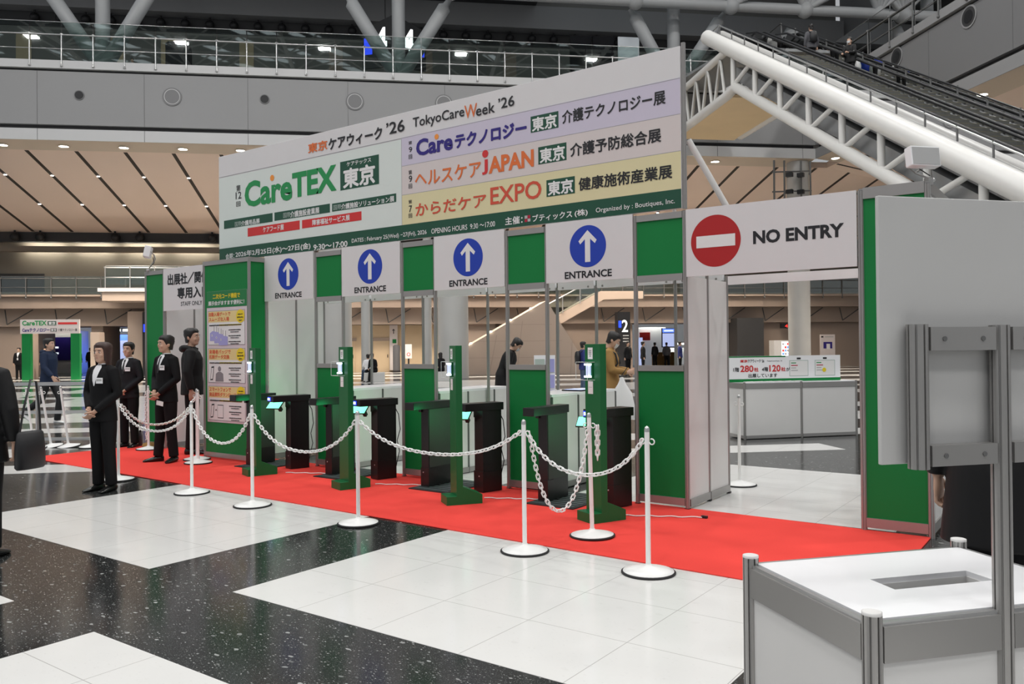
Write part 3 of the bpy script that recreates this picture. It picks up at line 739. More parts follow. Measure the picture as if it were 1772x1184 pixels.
# ---- right pier
root = thing('partition', 'wide green pier with white side right of the no entry opening', 'partition', (1.72, 0, 0))
PX0, PX1 = 1.487, 1.965
for x, y in ((PX0, 0), (PX1, 0), (PX1, .99), (PX0, .99)):
    m = MB(); post(m, x, y, 0.0, TOPZ, .023); W(m, 'post', root)
m = MB(); panel(m, (PX0, 0), (PX1, 0), .10, 2.62, 'green'); W(m, 'front_panel', root)
m = MB(); panel(m, (PX1, .02), (PX1, .97), .10, 2.62, 'white_panel'); W(m, 'side_panel', root)
for p, q in (((PX0+.02, 0), (PX1-.02, 0)), ((PX1, .02), (PX1, .97))):
    for z0, z1 in ((2.612, 2.70), (.03, .105)):
        m = MB(); rail(m, p, q, z0, z1); W(m, 'rail', root)
for q_, w_ in (((PX0, .99), (PX1, .99)), ((PX0, .02), (PX0, .97))):
    m = MB(); rail(m, q_, w_, 2.612, 2.70); W(m, 'rail', root)
# ---- tall panel wall further right that carries the floodlight arm
def floodlight(name, desc, loc, rz, tilt, arm, hx=0, hz=.30):
    root = thing('floodlight', desc, 'lamp', loc, rz, 'gateway floodlights')
    m = MB(); m.box(-.15, .15, -.045, .045, -.085, .085, 'white_gloss', Matrix.Translation((hx, 0, hz)) @ Matrix.Rotation(tilt, 4, 'X')); m.build('lamp_head', root, .008)
    m = MB(); m.box(-.138, .138, -.049, -.045, -.073, .073, 'grey', Matrix.Translation((hx, 0, hz)) @ Matrix.Rotation(tilt, 4, 'X')); m.build('lens', root)
    m = MB(); m.path([(hx-.11, .045, hz), (hx-.11, .09, hz-.05), (hx, .10, hz-.11), (hx+.11, .09, hz-.05), (hx+.11, .045, hz)], .008, 'alu', 8); m.tube((hx, .10, hz-.11), (0, 0, .03), .009, 'alu', 8)
    m.path([(hx+.02, .07, hz-.08), (.05, .09, hz*.45), (.03, .02, .06)], .005, 'black', 6); m.build('bracket', root)
    m = MB(); m.box(-.025, .025, -.03, .03, -.03, .035, 'alu'); m.ball((.045, 0, .02), (.02, .02, .02), 'steel', 10, 6); m.build('clamp', root)
    return root
floodlight('lamp', 'white floodlight clamped on the left green partition top', (-8.78, 0, TOPZ), R(-35), R(-12), 0)
floodlight('lamp', 'grey floodlight on the right pier top below the escalator tube', (1.965, .06, 2.70), R(48), R(-8), 0, -.06, .205).scale = (.84, .84, .9)

# ================================================================== GATES
GW = ('first gate from left', 'second gate from left', 'third gate from left', 'fourth gate from left')
LX = (-5.94, -4.455, -2.97, -1.485)
def build_left_cabinet():
    root = thing('gate_cabinet', '', 'gate cabinet', (0, 0, 0), 0, 'black gate cabinets')
    m = MB(); m.box(0, .10, 0, .36, .012, .835, 'black_metal'); m.box(-.006, .106, -.006, .10, .012, .22, 'black_metal'); m.ball((.03, -.007, .17), (.008, .004, .008), 'steel', 10, 6); m.build('cabinet_body', root, .004)
    m = MB(); m.box(-.012, .112, -.235, .375, .835, .912, 'black_metal'); m.box(-.02, .02, -.02, 0, .80, .835, 'black_metal'); m.build('top_arm', root, .004)
    m = MB(); m.box(.1005, .1035, .012, .348, .225, .83, 'cabinet_grey'); o = m.build('inner_panel', root); o['label'] = 'dark grey inner face'
    return root
def build_right_cabinet():
    root = thing('gate_cabinet', '', 'gate cabinet', (0, 0, 0), 0, 'black gate cabinets')
    m = MB(); m.box(-.14, 0, 0, .24, .012, .835, 'black_metal'); m.box(-.15, .004, -.006, .20, .012, .22, 'black_metal'); m.box(-.155, -.14, .0, .10, .76, .835, 'black_metal'); m.ball((-.06, -.007, .17), (.008, .004, .008), 'steel', 10, 6); m.build('cabinet_body', root, .004)
    m = MB(); m.box(-.15, .015, -.225, .26, .835, .912, 'black_metal'); m.build('top_arm', root, .004)
    m = MB(); m.box(-.142, -.062, -.232, -.225, .848, .895, 'sign_blue'); m.box(-.132, -.072, -.235, -.231, .858, .885, 'led_white')
    o = m.build('status_display', root); o['label'] = 'glowing blue status display'
    T = Matrix.Translation((-.215, -.11, .785)) @ Matrix.Rotation(R(30), 4, 'Z') @ Matrix.Rotation(R(40), 4, 'X')
    m = MB(); m.box(-.10, .10, -.066, .066, -.008, .004, 'black', T); m.box(.03, .07, -.02, .02, -.09, -.008, 'black', T)
    tb = m.build('tablet', root, .003)
    m = MB(); m.box(-.092, .092, -.057, .057, .004, .0055, 'screen_green', T); o = m.build('screen', tb); o['label'] = 'tablet screen glowing green'
    m = MB(); m.box(-.1435, -.1405, .06, .10, .70, .79, 'green_glow'); m.build('green_fill_strip', root)  # glowing strip added on the hidden side to throw green across the lane
    return root
def build_stand():
    # origin at the front right foot corner, foot runs back along +y
    root = thing('reader_stand', '', 'reader stand', (0, 0, 0), 0, 'green reader stands')
    m = MB(); prof = [(0, .0), (.345, .0), (.345, .095), (.155, .175), (.155, .09), (0, .09)]
    m.prism([(0, y, z) for y, z in prof], (-.225, 0, 0), 'green_stand'); m.build('foot', root, .003)
    m = MB(); m.box(-.225, 0, .095, .157, .085, 1.492, 'green_stand'); m.build('pillar', root, .003)
    for z0, z1 in ((1.365, 1.462), (1.072, 1.178)):
        m = MB(); m.box(-.175, -.105, .0915, .0945, z0, z1, 'paper'); 
        if z0 > 1.3:
            for k in range(3): m.box(-.16, -.12, .0905, .0916, z1-.03-.014*k, z1-.022-.014*k, 'line_grey')
            m.prism([(-.148, .0906, z0+.03), (-.132, .0906, z0+.03), (-.14, .0906, z0+.016)], (0, .0008, 0), 'ink')
        else: m.box(-.165, -.115, .0905, .0916, z0+.055, z0+.058, 'line_grey')
        m.build('label_plate', root)
    m = MB(); m.box(-.18, -.10, .082, .095, 1.205, 1.335, 'green_stand'); m.lathe([(.024, 1.215), (.024, 1.325)], (-.14, .076, 0), 'screen_sky', 16)
    rd = m.build('reader', root, .002)
    m = MB(); m.box(-.172, -.108, .050, .082, 1.312, 1.328, 'led_white'); m.build('reader_light', rd)
    m = MB(); m.box(-.172, -.108, .050, .082, 1.210, 1.226, 'led_white'); m.build('reader_light', rd)
    m = MB()
    
    for z in (1.19, 1.34): m.path([(-.25, .095, z), (-.25, .02, z), (-.08, .02, z), (-.08, .095, z)], .0022, 'pale_mint', 6)
    for x in (-.25, -.08): m.tube((x, .02, 1.19), (x, .02, 1.34), .0022, 'pale_mint', 6)
    m.build('clear_cover', root)
    return root
def build_mat():
    root = thing('floor_mat', '', 'mat', (0, 0, 0), 0, 'black ribbed gate mats')
    m = MB(); m.box(0, .52, 0, .72, 0, .010, 'rubber'); m.build('base', root)
    m = MB()
    for k in range(8): m.box(.03, .49, .05+.082*k, .085+.082*k, .010, .014, 'mat_grey')
    m.build('ribs', root); return root
def build_cable():
    m = MB(); pts = []
    for k in range(22):
        f = k/21; pts.append((f*.62, f*.30+.018*math.sin(k*1.1), .016))
    m.path(pts, .006, 'paper', 6); m.box(.61, .66, .29, .32, .01, .03, 'black')
    return tag(m.build('power_cable'), '', 'cable', 'white cables on the carpet')
lc = build_left_cabinet(); rc = build_right_cabinet(); st = build_stand(); fm = build_mat(); cb = build_cable()
for i, x in enumerate(LX):
    xr = x+.99
    first = i == 0
    def put(o, loc, rz, lab):
        if first: o.location = loc; o.rotation_euler = (0, 0, rz); o['label'] = lab; return o
        return dup(o, loc, rz, lab)
    put(lc, (x+.185, -.455, 0), 0, 'black gate cabinet without display, left side of the %s' % GW[i])
    put(rc, (xr-.055, -.365, 0), R(-15), 'black cabinet with blue display and green tablet, right side of %s' % GW[i])
    ld = bpy.data.lights.new('gate_fill', 'AREA'); ld.energy = 1.7; ld.color = (.03, 1.0, .28); ld.size = .07  # unseen green fill lamp, added to tint the left cabinet's inner face
    lo = bpy.data.objects.new('gate_fill', ld); col.objects.link(lo); lo.location = (xr-.235, -.26, .75); lo.rotation_euler = (0, R(90), R(-15))
    put(st, (xr+(.0, .10, .075, .105)[i], (-1.02, -1.06, -1.08, -1.02)[i], 0), R((-18, -18, -35, -25)[i]), 'green reader stand in front of the %s' % GW[i])
    put(fm, (x+.13, -.60, .009), 0, 'black ribbed floor mat inside the %s' % GW[i])
    o = cb if first else cb.copy()
    if not first: col.objects.link(o)
    o.location = (xr+.14, -.60, 0); o['label'] = 'white power cable on the carpet, right of the %s' % GW[i]
for i, x in enumerate(LX[:3]):
    m = MB(); xx = x+.93
    m.path([(xx, -.11, .84), (xx+.035, -.06, .72), (xx+.05, -.05, .55), (xx+.0, -.05, .42), (xx+.035, -.05, .30), (xx+.0, -.08, .10), (xx-.02, -.1, .03)], .005, 'black', 6)
    tag(m.build('hanging_cable'), 'thin black cable dangling behind the right cabinet of the %s' % GW[i], 'cable', 'cables hanging behind cabinets')

# ================================================================== CHAIN STANCHIONS
def build_stanchion():
    root = thing('stanchion', '', 'stanchion', (0, 0, 0), 0, 'white chain stanchions')
    m = MB(); m.lathe([(.170, .0), (.176, .004), (.176, .012), (.168, .016)], (0, 0, 0), 'rubber', 40); m.build('rubber_rim', root)
    m = MB(); m.lathe([(.166, .010), (.164, .018), (.11, .030), (.05, .044), (.024, .052), (.020, .06)], (0, 0, 0), 'chain_white', 40); m.build('base', root)
    m = MB(); m.lathe([(.0165, .05), (.0165, .925)], (0, 0, 0), 'chain_white', 16); m.build('pole', root)
    m = MB(); m.lathe([(.0175, .915), (.0175, .932), (.014, .944), (.007, .950), (.001, .952)], (0, 0, 0), 'steel', 16); m.build('cap', root)
    for s in (-1, 1):
        m = MB(); pts = [(s*(.016+.0), 0, .845)] + [(s*(.034+.018*math.cos(t)), 0, .852+.018*math.sin(t)) for t in [R(a) for a in range(200, 480, 25)]]
        m.path(pts, .0045, 'chain_white', 8); m.build('hook', root)
    return root
ST = build_stanchion(); used = [0]
def stanchion(x, y, lab, rz=0, tilt=None, z=0.0):
    if not used[0]: o = ST; o.location = (x, y, z); o.rotation_euler = (0, 0, rz); o['label'] = lab; used[0] = 1
    else: o = dup(ST, (x, y, z), rz, lab)
    if tilt: o.rotation_euler = Euler(tilt)
    return o
S = dict(A=(.625, -2.041), B=(-.179, -1.381), C=(-.358, -2.033), D=(-2.053, -2.048), E=(-3.473, -2.052), F=(-4.582, -1.972), G=(-6.48, -.665), H=(-6.80, -.475), I=(-8.439, -.21), J=(-10.13, -1.072), K=(-10.209, -.869), L=(-9.993, -.738), M=(-9.665, -.705), W=(-6.083, -1.935), T=(-.076, 1.494))
ZC = .009
stanchion(*S['A'], 'white chain stanchion nearest the camera, right end of the front row')
stanchion(*S['B'], 'white stanchion standing on the carpet before the fourth gate', z=ZC, tilt=(0, R(-1.2), 0))
stanchion(*S['C'], 'white chain stanchion second from the right in the front row')
stanchion(*S['D'], 'white chain stanchion in the middle of the front row, at a black band')
stanchion(*S['E'], 'white chain stanchion in front of the poster tower and first gate')
stanchion(*S['F'], 'white chain stanchion on the white slab left of the poster tower')
stanchion(*S['G'], 'front one of two stanchions side by side on the carpet by the tower', z=ZC, rz=.5)
stanchion(*S['H'], 'rear one of two stanchions side by side on the carpet by the tower', z=ZC, rz=.4)
stanchion(*S['I'], 'white stanchion with hanging chain between two suited men', z=ZC)
stanchion(*S['W'], 'white stanchion mostly hidden behind the standing woman')
stanchion(*S['T'], 'white stanchion seen through the no entry opening')
stanchion(-10.07, -1.09, 'leaning white stanchion, leftmost of four against the steel barrier', 0, (R(6), R(-4), R(40)))
stanchion(-10.16, -.80, 'leaning white stanchion, second of four against the steel barrier', 0, (R(7), R(-6), R(40)))
stanchion(-9.93, -.65, 'leaning white stanchion, third of four against the steel barrier', 0, (R(5), R(-5), R(40)))
stanchion(-9.54, -.50, 'upright white stanchion, rightmost of four at the steel barrier', 0, (R(1), 0, R(40)))

def chain(p, q, zlow, lab, pitch=.036):
    p = Vector(p); q = Vector(q); n = 200; pts = []
    zt = (p.z+q.z)/2; sag = zt-zlow
    for k in range(n+1):
        f = k/n; c = (math.cosh(2.2*(2*f-1))-1)/(math.cosh(2.2)-1)
        pt = p.lerp(q, f); pt.z = pt.z - sag*(1-c); pts.append(pt)
    m = MB(); acc = 0; k = 0; flip = 0; last = pts[0]; cur = [pts[0]]
    L = [0]
    for i in range(1, n+1): L.append(L[-1]+(pts[i]-pts[i-1]).length)
    cnt = max(2, int(L[-1]/pitch)); 
    def at(s):
        for i in range(1, n+1):
            if L[i] >= s: 
                f = (s-L[i-1])/max(L[i]-L[i-1], 1e-9); return pts[i-1].lerp(pts[i], f)
        return pts[-1]
    for j in range(cnt):
        s0 = L[-1]*(j+.5)/cnt; c = at(s0); tdir = (at(min(L[-1], s0+.02))-at(max(0, s0-.02))).normalized()
        side = tdir.cross(Vector((0, 0, 1))); side = side.normalized() if side.length > .05 else Vector((1, 0, 0)); up = side.cross(tdir)
        ang = R(45) if j % 2 else R(-45); ax = side*math.cos(ang)+up*math.sin(ang)
        h = pitch*.36; rr = .0125; loop = []
        for t_ in range(10):
            a = 2*PI*t_/10; loop.append(c + tdir*((h if math.cos(a) > 0 else -h)+rr*math.cos(a)*.9) + ax*rr*math.sin(a))
        m.path(loop, .0052, 'chain_white', 5, True, True)
    return tag(m.build('chain'), lab, 'chain', 'white plastic chains')
def hk(n, z, dx=0, dy=0): return (S[n][0]+dx, S[n][1]+dy, z)
chain(hk('D', .862, .03), hk('C', .862, -.03), .645, 'white chain between the two middle stanchions of the front row')
chain(hk('E', .862, .03), hk('D', .862, -.03), .56, 'white chain sagging in front of the first and second gates')
chain(hk('F', .862, .03), hk('E', .862, -.03), .555, 'white chain sagging in front of the green poster tower')
chain(hk('C', .862, .03), hk('A', .862, -.03), .595, 'white chain hanging to the nearest stanchion at right')
chain(hk('C', .86, .03, .03), hk('B', .862, -.01, -.03), .25, 'white chain hanging deep before the fourth gate')
chain(hk('W', .862, .03), hk('F', .862, -.03), .60, 'lower white chain from behind the woman to the left slab stanchion')
chain(hk('W', .862, .03, .03), hk('G', .862, -.03, -.02), .575, 'upper white chain from behind the woman to the carpet stanchions')
for n, dx in (('I', -.04),):
    p = hk(n, .86, dx, -.02); q = hk(n, .862, dx-.015, .02); chain(p, q, .16, 'bundle of white chain hanging down a stanchion by the staff sign')
p = hk('B', .862, .045, .0); q = hk('B', .862, .05, .02); chain(p, q, .60, 'short loose chain end hanging from the carpet stanchion before the fourth gate')

# ---- low steel barrier at far left
root = thing('steel_barrier', 'low steel rail barrier with three bars behind the leaning stanchions', 'barrier', (-10.3, -.6, 0))
P0 = Vector((-11.50, -1.26, 0)); P1 = Vector((-9.75, .06, 0)); u = (P1-P0)
for nm, z0, z1 in (('top_bar', .93, .985), ('middle_bar', .48, .53), ('bottom_bar', .05, .10)):
    m = MB(); rail(m, P0, P1, z0, z1, .02, 'steel'); W(m, nm, root)
for f in (.0, .41, 1.0):
    m = MB(); q = P0+u*f; m.box(q.x-.025, q.x+.025, q.y-.025, q.y+.025, 0, .985, 'steel'); m.box(q.x-.06, q.x+.06, q.y-.12, q.y+.12, 0, .012, 'steel'); W(m, 'upright', root)

# ================================================================== COLLECTION BOX AND ITS SIGN
NF = Vector((2.621, -4.988, 0)); E1 = Vector((.645, .764, 0)).normalized(); E2 = Vector((-E1.y, E1.x, 0))
def bx(u_, v_, z): return NF + E1*u_ + E2*v_ + Vector((0, 0, z))
def bpanel(mb, a, b_, z0, z1, th, name):
    p = bx(*a, 0); q = bx(*b_, 0); rail(mb, p, q, z0, z1, th, name)
root = thing('collection_box', 'white slotted collection counter with aluminium frame, right foreground', 'counter', bx(.5, .25, 0), 0)
LN = .67; DP = .49
m = MB()
def topquad(u0, u1, v0, v1): m.prism([bx(u0, v0, .868), bx(u1, v0, .868), bx(u1, v1, .868), bx(u0, v1, .868)], (0, 0, .014), 'white_gloss')
u0, u1, s0, s1, t0, t1 = .012, LN-.012, .203, .490, .180, .270
topquad(u0, s0, .012, DP-.012); topquad(s1, u1, .012, DP-.012); topquad(s0, s1, .012, t0); topquad(s0, s1, t1, DP-.012)
W(m, 'top_board', root)
m = MB(); 
for a, b_ in (((.203, .18), (.49, .18)), ((.203, .27), (.49, .27)), ((.203, .18), (.203, .27)), ((.49, .18), (.49, .27))): bpanel(m, a, b_, .835, .868, .002, 'white_panel')
W(m, 'slot_lining', root)
m = MB(); m.prism([bx(.02, .02, .79), bx(.65, .02, .79), bx(.65, DP-.02, .79), bx(.02, DP-.02, .79)], (0, 0, .01), 'black'); W(m, 'slot_shade', root)  # black sheet below the slot stands in for the shade inside the box
for a, b_ in (((.02, 0), (.32, 0)), ((.355, 0), (.655, 0)), ((0, .02), (0, DP-.02)), ((.02, DP), (LN-.02, DP)), ((LN, .02), (LN, DP-.02))):
    m = MB(); bpanel(m, a, b_, .08, .80, .003, 'white_panel'); W(m, 'side_panel', root)
    m = MB(); bpanel(m, a, b_, .795, .872, .013, 'alu'); bpanel(m, a, b_, .872, .880, .006, 'steel'); W(m, 'top_rail', root)
    m = MB(); bpanel(m, a, b_, .02, .085, .013, 'alu'); W(m, 'bottom_rail', root)
def bigpost(mb, p, z0, z1, r=.021):
    pts = []
    for k in range(8):
        a = 2*PI*k/8+.86
        for d, rr in ((-.34, r), (-.10, r), (-.09, r*.72), (.09, r*.72), (.10, r), (.34, r)): pts.append((p.x+rr*math.cos(a+d), p.y+rr*math.sin(a+d), z0))
    mb.prism(pts, (0, 0, z1-z0), 'alu')
for a in ((0, 0), (0, DP), (LN, 0), (LN, DP)):
    m = MB(); p = bx(*a, 0); bigpost(m, p, 0, .897); m.lathe([(.021, .897), (.021, .903), (.018, .904)], p, 'white_panel', 20); W(m, 'post', root)
m = MB(); bigpost(m, bx(.337, 0, 0), 0, 1.51); W(m, 'tall_post', root)
root = thing('sign_frame', 'large white sign board seen from behind in an aluminium frame, right foreground', 'sign', bx(.5, .04, 1.2), 0)
m = MB(); a = bx(.048, .024, 1.208); m.prism([a, a+E1*1.25, a+E1*1.25+E2*.012, a+E2*.012], (0, 0, .585), 'board_back'); W(m, 'board', root, .002)
m = MB(); bigpost(m, bx(.122, 0, 0), 1.20, 1.512, .022); W(m, 'frame_post', root)
m = MB(); bigpost(m, bx(.67, 0, 0), 1.20, 1.512, .022); W(m, 'frame_post', root)
for z0, z1 in ((1.455, 1.506), (1.205, 1.250)):
    for u0, u1 in ((.145, .315), (.360, .65)):
        m = MB(); bpanel(m, (u0, 0), (u1, 0), z0, z1, .014, 'alu'); 
        for uu in (u0+.035, u1-.035): m.disc(bx(uu, -.014, (z0+z1)/2), -E2, .0055, .002, 'alu_dark', 12)
        W(m, 'frame_rail', root)
# ================================================================== INFORMATION COUNTER BEHIND THE NO ENTRY OPENING
EI = Vector((.644, .765, 0)); EJ = Vector((-.765, .644, 0)); NI = Vector((-1.496, 5.555, 0))
def ip(u_, v_, z): return NI+EI*u_+EJ*v_+Vector((0, 0, z))
root = thing('information_counter', 'white panel counter with aluminium posts behind the no entry opening', 'counter', ip(1, .25, 0))
m = MB(); m.prism([ip(0, 0, .855), ip(2.0, 0, .855), ip(2.0, .5, .855), ip(0, .5, .855)], (0, 0, .03), 'white_gloss'); W(m, 'counter_top', root)
for a, b_ in (((.02, 0), (.98, 0)), ((1.02, 0), (1.98, 0)), ((0, .02), (0, .48)), ((2, .02), (2, .48)), ((0, .5), (2, .5))):
    m = MB(); rail(m, ip(*a, 0), ip(*b_, 0), .06, .79, .003, 'white_panel'); W(m, 'panel', root)
    m = MB(); rail(m, ip(*a, 0), ip(*b_, 0), .79, .872, .012, 'alu'); W(m, 'top_rail', root)
    m = MB(); rail(m, ip(*a, 0), ip(*b_, 0), .01, .06, .012, 'alu'); W(m, 'bottom_rail', root)
for a in ((0, 0), (1, 0), (2, 0), (0, .5), (2, .5)):
    m = MB(); p = ip(*a, 0); post(m, p.x, p.y, 0, .885, .02); W(m, 'post', root)
root = thing('notice_board', 'long white notice sheet with red exhibitor numbers standing on the counter', 'sign', ip(.7, .12, .885))
def fi(u, v, l): return ip(u, .12-l, v)
m = MB(); m.prism([ip(-.35, .12, .886), ip(1.80, .12, .886), ip(1.80, .124, .886), ip(-.35, .124, .886)], (0, 0, .41), 'white_gloss'); W(m, 'sheet', root)
m = MB()
put_text(m, '[]', -.35, 1.80, .888, .935, 'green', fi, 1, .003); put_text(m, '[]', -.35, .80, 1.275, 1.294, 'green', fi, 1, .003)
put_text(m, '東京', .0, .13, 1.195, 1.24, 'red', fi, 1.4, .004); put_text(m, 'ケアウィーク ’26', .135, .42, 1.19, 1.245, 'ink', fi, 1, .004); put_text(m, 'TokyoCareWeek ’26', .47, .74, 1.20, 1.225, 'ink', fi, .3, .004)
for s, a, b_, c, d, mt in (('1階', -.12, -.02, 1.05, 1.12, 'ink'), ('280', .0, .23, 1.045, 1.15, 'red'), ('社', .24, .32, 1.05, 1.115, 'red'), ('4階', .38, .49, 1.05, 1.12, 'ink'), ('120', .51, .71, 1.045, 1.15, 'red'), ('社', .72, .80, 1.05, 1.115, 'red'), ('が', .81, .88, 1.05, 1.11, 'ink'), ('出展しています', .14, .65, .955, 1.02, 'ink')):
    put_text(m, s, a, b_, c, d, mt, fi, 1.6 if mt == 'red' else .8, .004)
for u0, u1 in ((.87, 1.21), (1.33, 1.70)):
    put_text(m, '[]', u0, u1, .965, 1.22, 'pale', fi, 1, .003); put_text(m, '[]', u0+.01, u1-.01, .975, 1.21, 'paper', fi, 1, .0036)
    put_text(m, '[]', (u0+u1)/2-.035, (u0+u1)/2+.035, 1.235, 1.262, 'ink', fi, 1, .003)
    for k in range(4): put_text(m, '[]', u0+.03, u0+.12+.03*(k % 2), 1.17-.04*k, 1.185-.04*k, ('logo', 'crim', 'grey', 'grey')[k], fi, 1, .004)
m.disc(ip(1.50, .1145, 1.06), -EJ, .035, .001, 'yellow', 20)
W(m, 'printed_notice', root)
for k in range(6):
    m = MB(); u0 = .05+.17*k; m.prism([ip(u0, .015, .887+.0005*k), ip(u0+.15, .02, .887+.0005*k), ip(u0+.15, .1, .893), ip(u0-.01, .1, .89)], (0, 0, .006), 'paper')
    tag(m.build('leaflet_stack'), 'white leaflet stack on the information counter', 'leaflets', 'leaflet stacks on the counter')
# tray and papers on the lane counter before the tan coat
m = MB(); m.box(-1.80, -1.55, .75, 1.0, .987, 1.0, 'black'); m.box(-1.78, -1.57, .77, .98, 1.0, 1.003, 'screen_sky'); tag(m.build('tablet'), 'dark tablet lying on the counter nearest the no entry opening', 'tablet')
RK = Vector((-6.38, 7.3, 0))
root = thing('leaflet_rack', 'white rack of blue and white leaflets behind the fourth gate', 'rack', RK)
RT = Matrix.Translation(RK) @ Matrix.Rotation(R(36), 4, 'Z')
m = MB(); m.box(-.22, .22, -.01, .02, 0, 1.30, 'white_gloss', RT); m.box(-.22, .22, -.16, .02, 0, .06, 'white_gloss', RT); W(m, 'rack_body', root)
for z0 in (.30, .62, .95):
    m = MB(); m.box(.03, .20, -.03, -.012, z0, z0+.27, 'poster_lilac', RT); m.box(-.20, .0, -.03, -.012, z0+.1, z0+.27, 'pale', RT); W(m, 'leaflets', root)

# ================================================================== ESCALATOR
def zl(b): return 14.54-.564*(33-b)
EA0, EA1 = 13.2, 16.35
root = thing('escalator', 'big white tubular truss escalator rising to the upper gallery', 'escalator', B(15, 9, 0))
for nm, a in (('near_truss', EA0), ('far_truss', EA1)):
    if nm == 'near_truss':
        m = MB(); m.path([B(a, 33, zl(33)), B(a, 8, zl(8))], .30, 'tube_white', 24); W(m, 'top_tube', root)
        m = MB(); m.path([B(a+.27, 31.3, zl(31.3)+.05), B(a+.27, 8, zl(8)+.05)], .20, 'tube_white', 20); W(m, 'inner_tube', root)
    else:
        m = MB(); m.path([B(a, 33, zl(33)-.5), B(a, 8, zl(8)-.5)], .2, 'tube_white', 16); W(m, 'top_tube', root)
    m = MB(); m.path([B(a, 36.9, 11.45), B(a, 30.9, 11.45), B(a, 30.2, zl(30.2)-1.42), B(a, 10.5, zl(10.5)-1.42)], .19, 'tube_white', 16); W(m, 'bottom_tube', root)
    b = 30.4; dz = 0 if nm == 'near_truss' else -.5
    while b > 11.5:
        b0 = B(a, b, zl(b)-1.42); nb = b-1.95
        m = MB(); m.tube(B(a, b, zl(b)+dz), b0, .105, 'tube_white', 10); W(m, 'lattice_post', root)
        m = MB(); m.tube(b0, B(a, nb+.25, zl(nb+.25)-.1+dz), .085, 'tube_white', 10); W(m, 'lattice_brace', root); b = nb
    for i in range(5):
        b = 31.2+1.35*i; m = MB(); m.path([B(a, b, 11.45), B(a, b+.45, 13.2), B(a, b+1.1, 11.45)], .075, 'tube_white', 8); W(m, 'lattice_brace', root)
    m = MB(); m.tube(B(a, 30.9, 13.25), B(a, 37.2, 13.25), .15, 'tube_white', 12); W(m, 'landing_tube', root)
m = MB()
m.prism([B(EA0+.3, 30.8, zl(30.8)-.75), B(EA0+.3, 9.4, zl(9.4)-.75), B(EA0+.3, 9.4, zl(9.4)-1.3), B(EA0+.3, 30.8, zl(30.8)-1.3)], UA*(EA1-EA0-.6), 'escalator_steel'); W(m, 'underside', root)
m = MB(); m.prism([B(EA0+.12, 30.9, 11.36), B(EA1-.12, 30.9, 11.36), B(EA1-.12, 37.4, 11.36), B(EA0+.12, 37.4, 11.36)], (0, 0, .12), 'wood_panel'); W(m, 'landing_soffit', root)
m = MB(); m.prism([B(EA0+.2, 30.9, 13.3), B(EA1-.2, 30.9, 13.3), B(EA1-.2, 38.8, 14.2), B(EA0+.2, 38.8, 14.2)], (0, 0, .12), 'escalator_steel'); W(m, 'landing_floor', root)
TR = -.33
for i, (l0, l1) in enumerate(((13.82, 14.62), (15.1, 15.9))):
    m = MB(); b = 30.8
    while b > 9.8:
        z = zl(b)+TR; m.prism([B(l0, b, z), B(l0, b-.40, z), B(l0, b-.40, z-.23), B(l0, b, z-.05)], UA*(l1-l0), 'step_steel')
        m.prism([B(l0, b-.37, z+.001), B(l0, b-.40, z+.001), B(l0, b-.40, z+.004), B(l0, b-.37, z+.004)], UA*(l1-l0), 'step_yellow'); b -= .405
    W(m, 'steps', root)
    for a in (l0-.16, l1):
        m = MB(); m.prism([B(a, 31, zl(31)+TR-.3), B(a, 9.5, zl(9.5)+TR-.3), B(a, 9.5, zl(9.5)+TR+.16), B(a, 31, zl(31)+TR+.16)], UA*.16, 'escalator_steel'); W(m, 'skirt', root)
        m = MB(); m.prism([B(a+.07, 31.6, zl(31.6)+TR+.16), B(a+.07, 9.2, zl(9.2)+TR+.16), B(a+.07, 9.2, zl(9.2)+TR+.88), B(a+.07, 31.6, zl(31.6)+TR+.88)], UA*.012, 'rail_glass'); W(m, 'glass_balustrade', root)
        h = TR+.92; m = MB(); pts = [B(a+.08, 33.0, zl(32)+h-.62), B(a+.08, 33.3, zl(32)+h-.34), B(a+.08, 33.1, zl(32)+h-.08), B(a+.08, 32.4, zl(32)+h), B(a+.08, 31.4, zl(31.4)+h), B(a+.08, 9.2, zl(9.2)+h)]
        m.path(pts, .045, 'black', 8); W(m, 'handrail', root)
m = MB(); m.prism([B(EA1-.2, 31.5, zl(31.5)-.45), B(EA1-.2, 9, zl(9)-.45), B(EA1-.2, 9, zl(9)+.42), B(EA1-.2, 31.5, zl(31.5)+.42)], UA*.04, 'fascia_light'); W(m, 'side_cladding', root)
for a, zo, lo in ((EA0+.30, .62, .1), (EA1-.12, .80, -.3)):
    m = MB(); m.path([B(a, 33.5, zl(32.5)+zo), B(a, 32.5, zl(32.5)+zo), B(a, 9, zl(9)+zo)], .028, 'steel' if a < 15 else 'black_metal', 8); W(m, 'guard_rail', root)
    for k in range(20):
        b = 32.4-1.2*k; m = MB(); m.tube(B(a, b, zl(b)+lo), B(a, b, zl(b)+zo+.05), .026, 'alu_dark', 8); W(m, 'guard_post', root)
    m = MB(); m.prism([B(a, 32.5, zl(32.5)+lo), B(a, 9, zl(9)+lo), B(a, 9, zl(9)+zo-.04), B(a, 32.5, zl(32.5)+zo-.04)], UA*.01, 'rail_glass'); W(m, 'guard_glass', root)

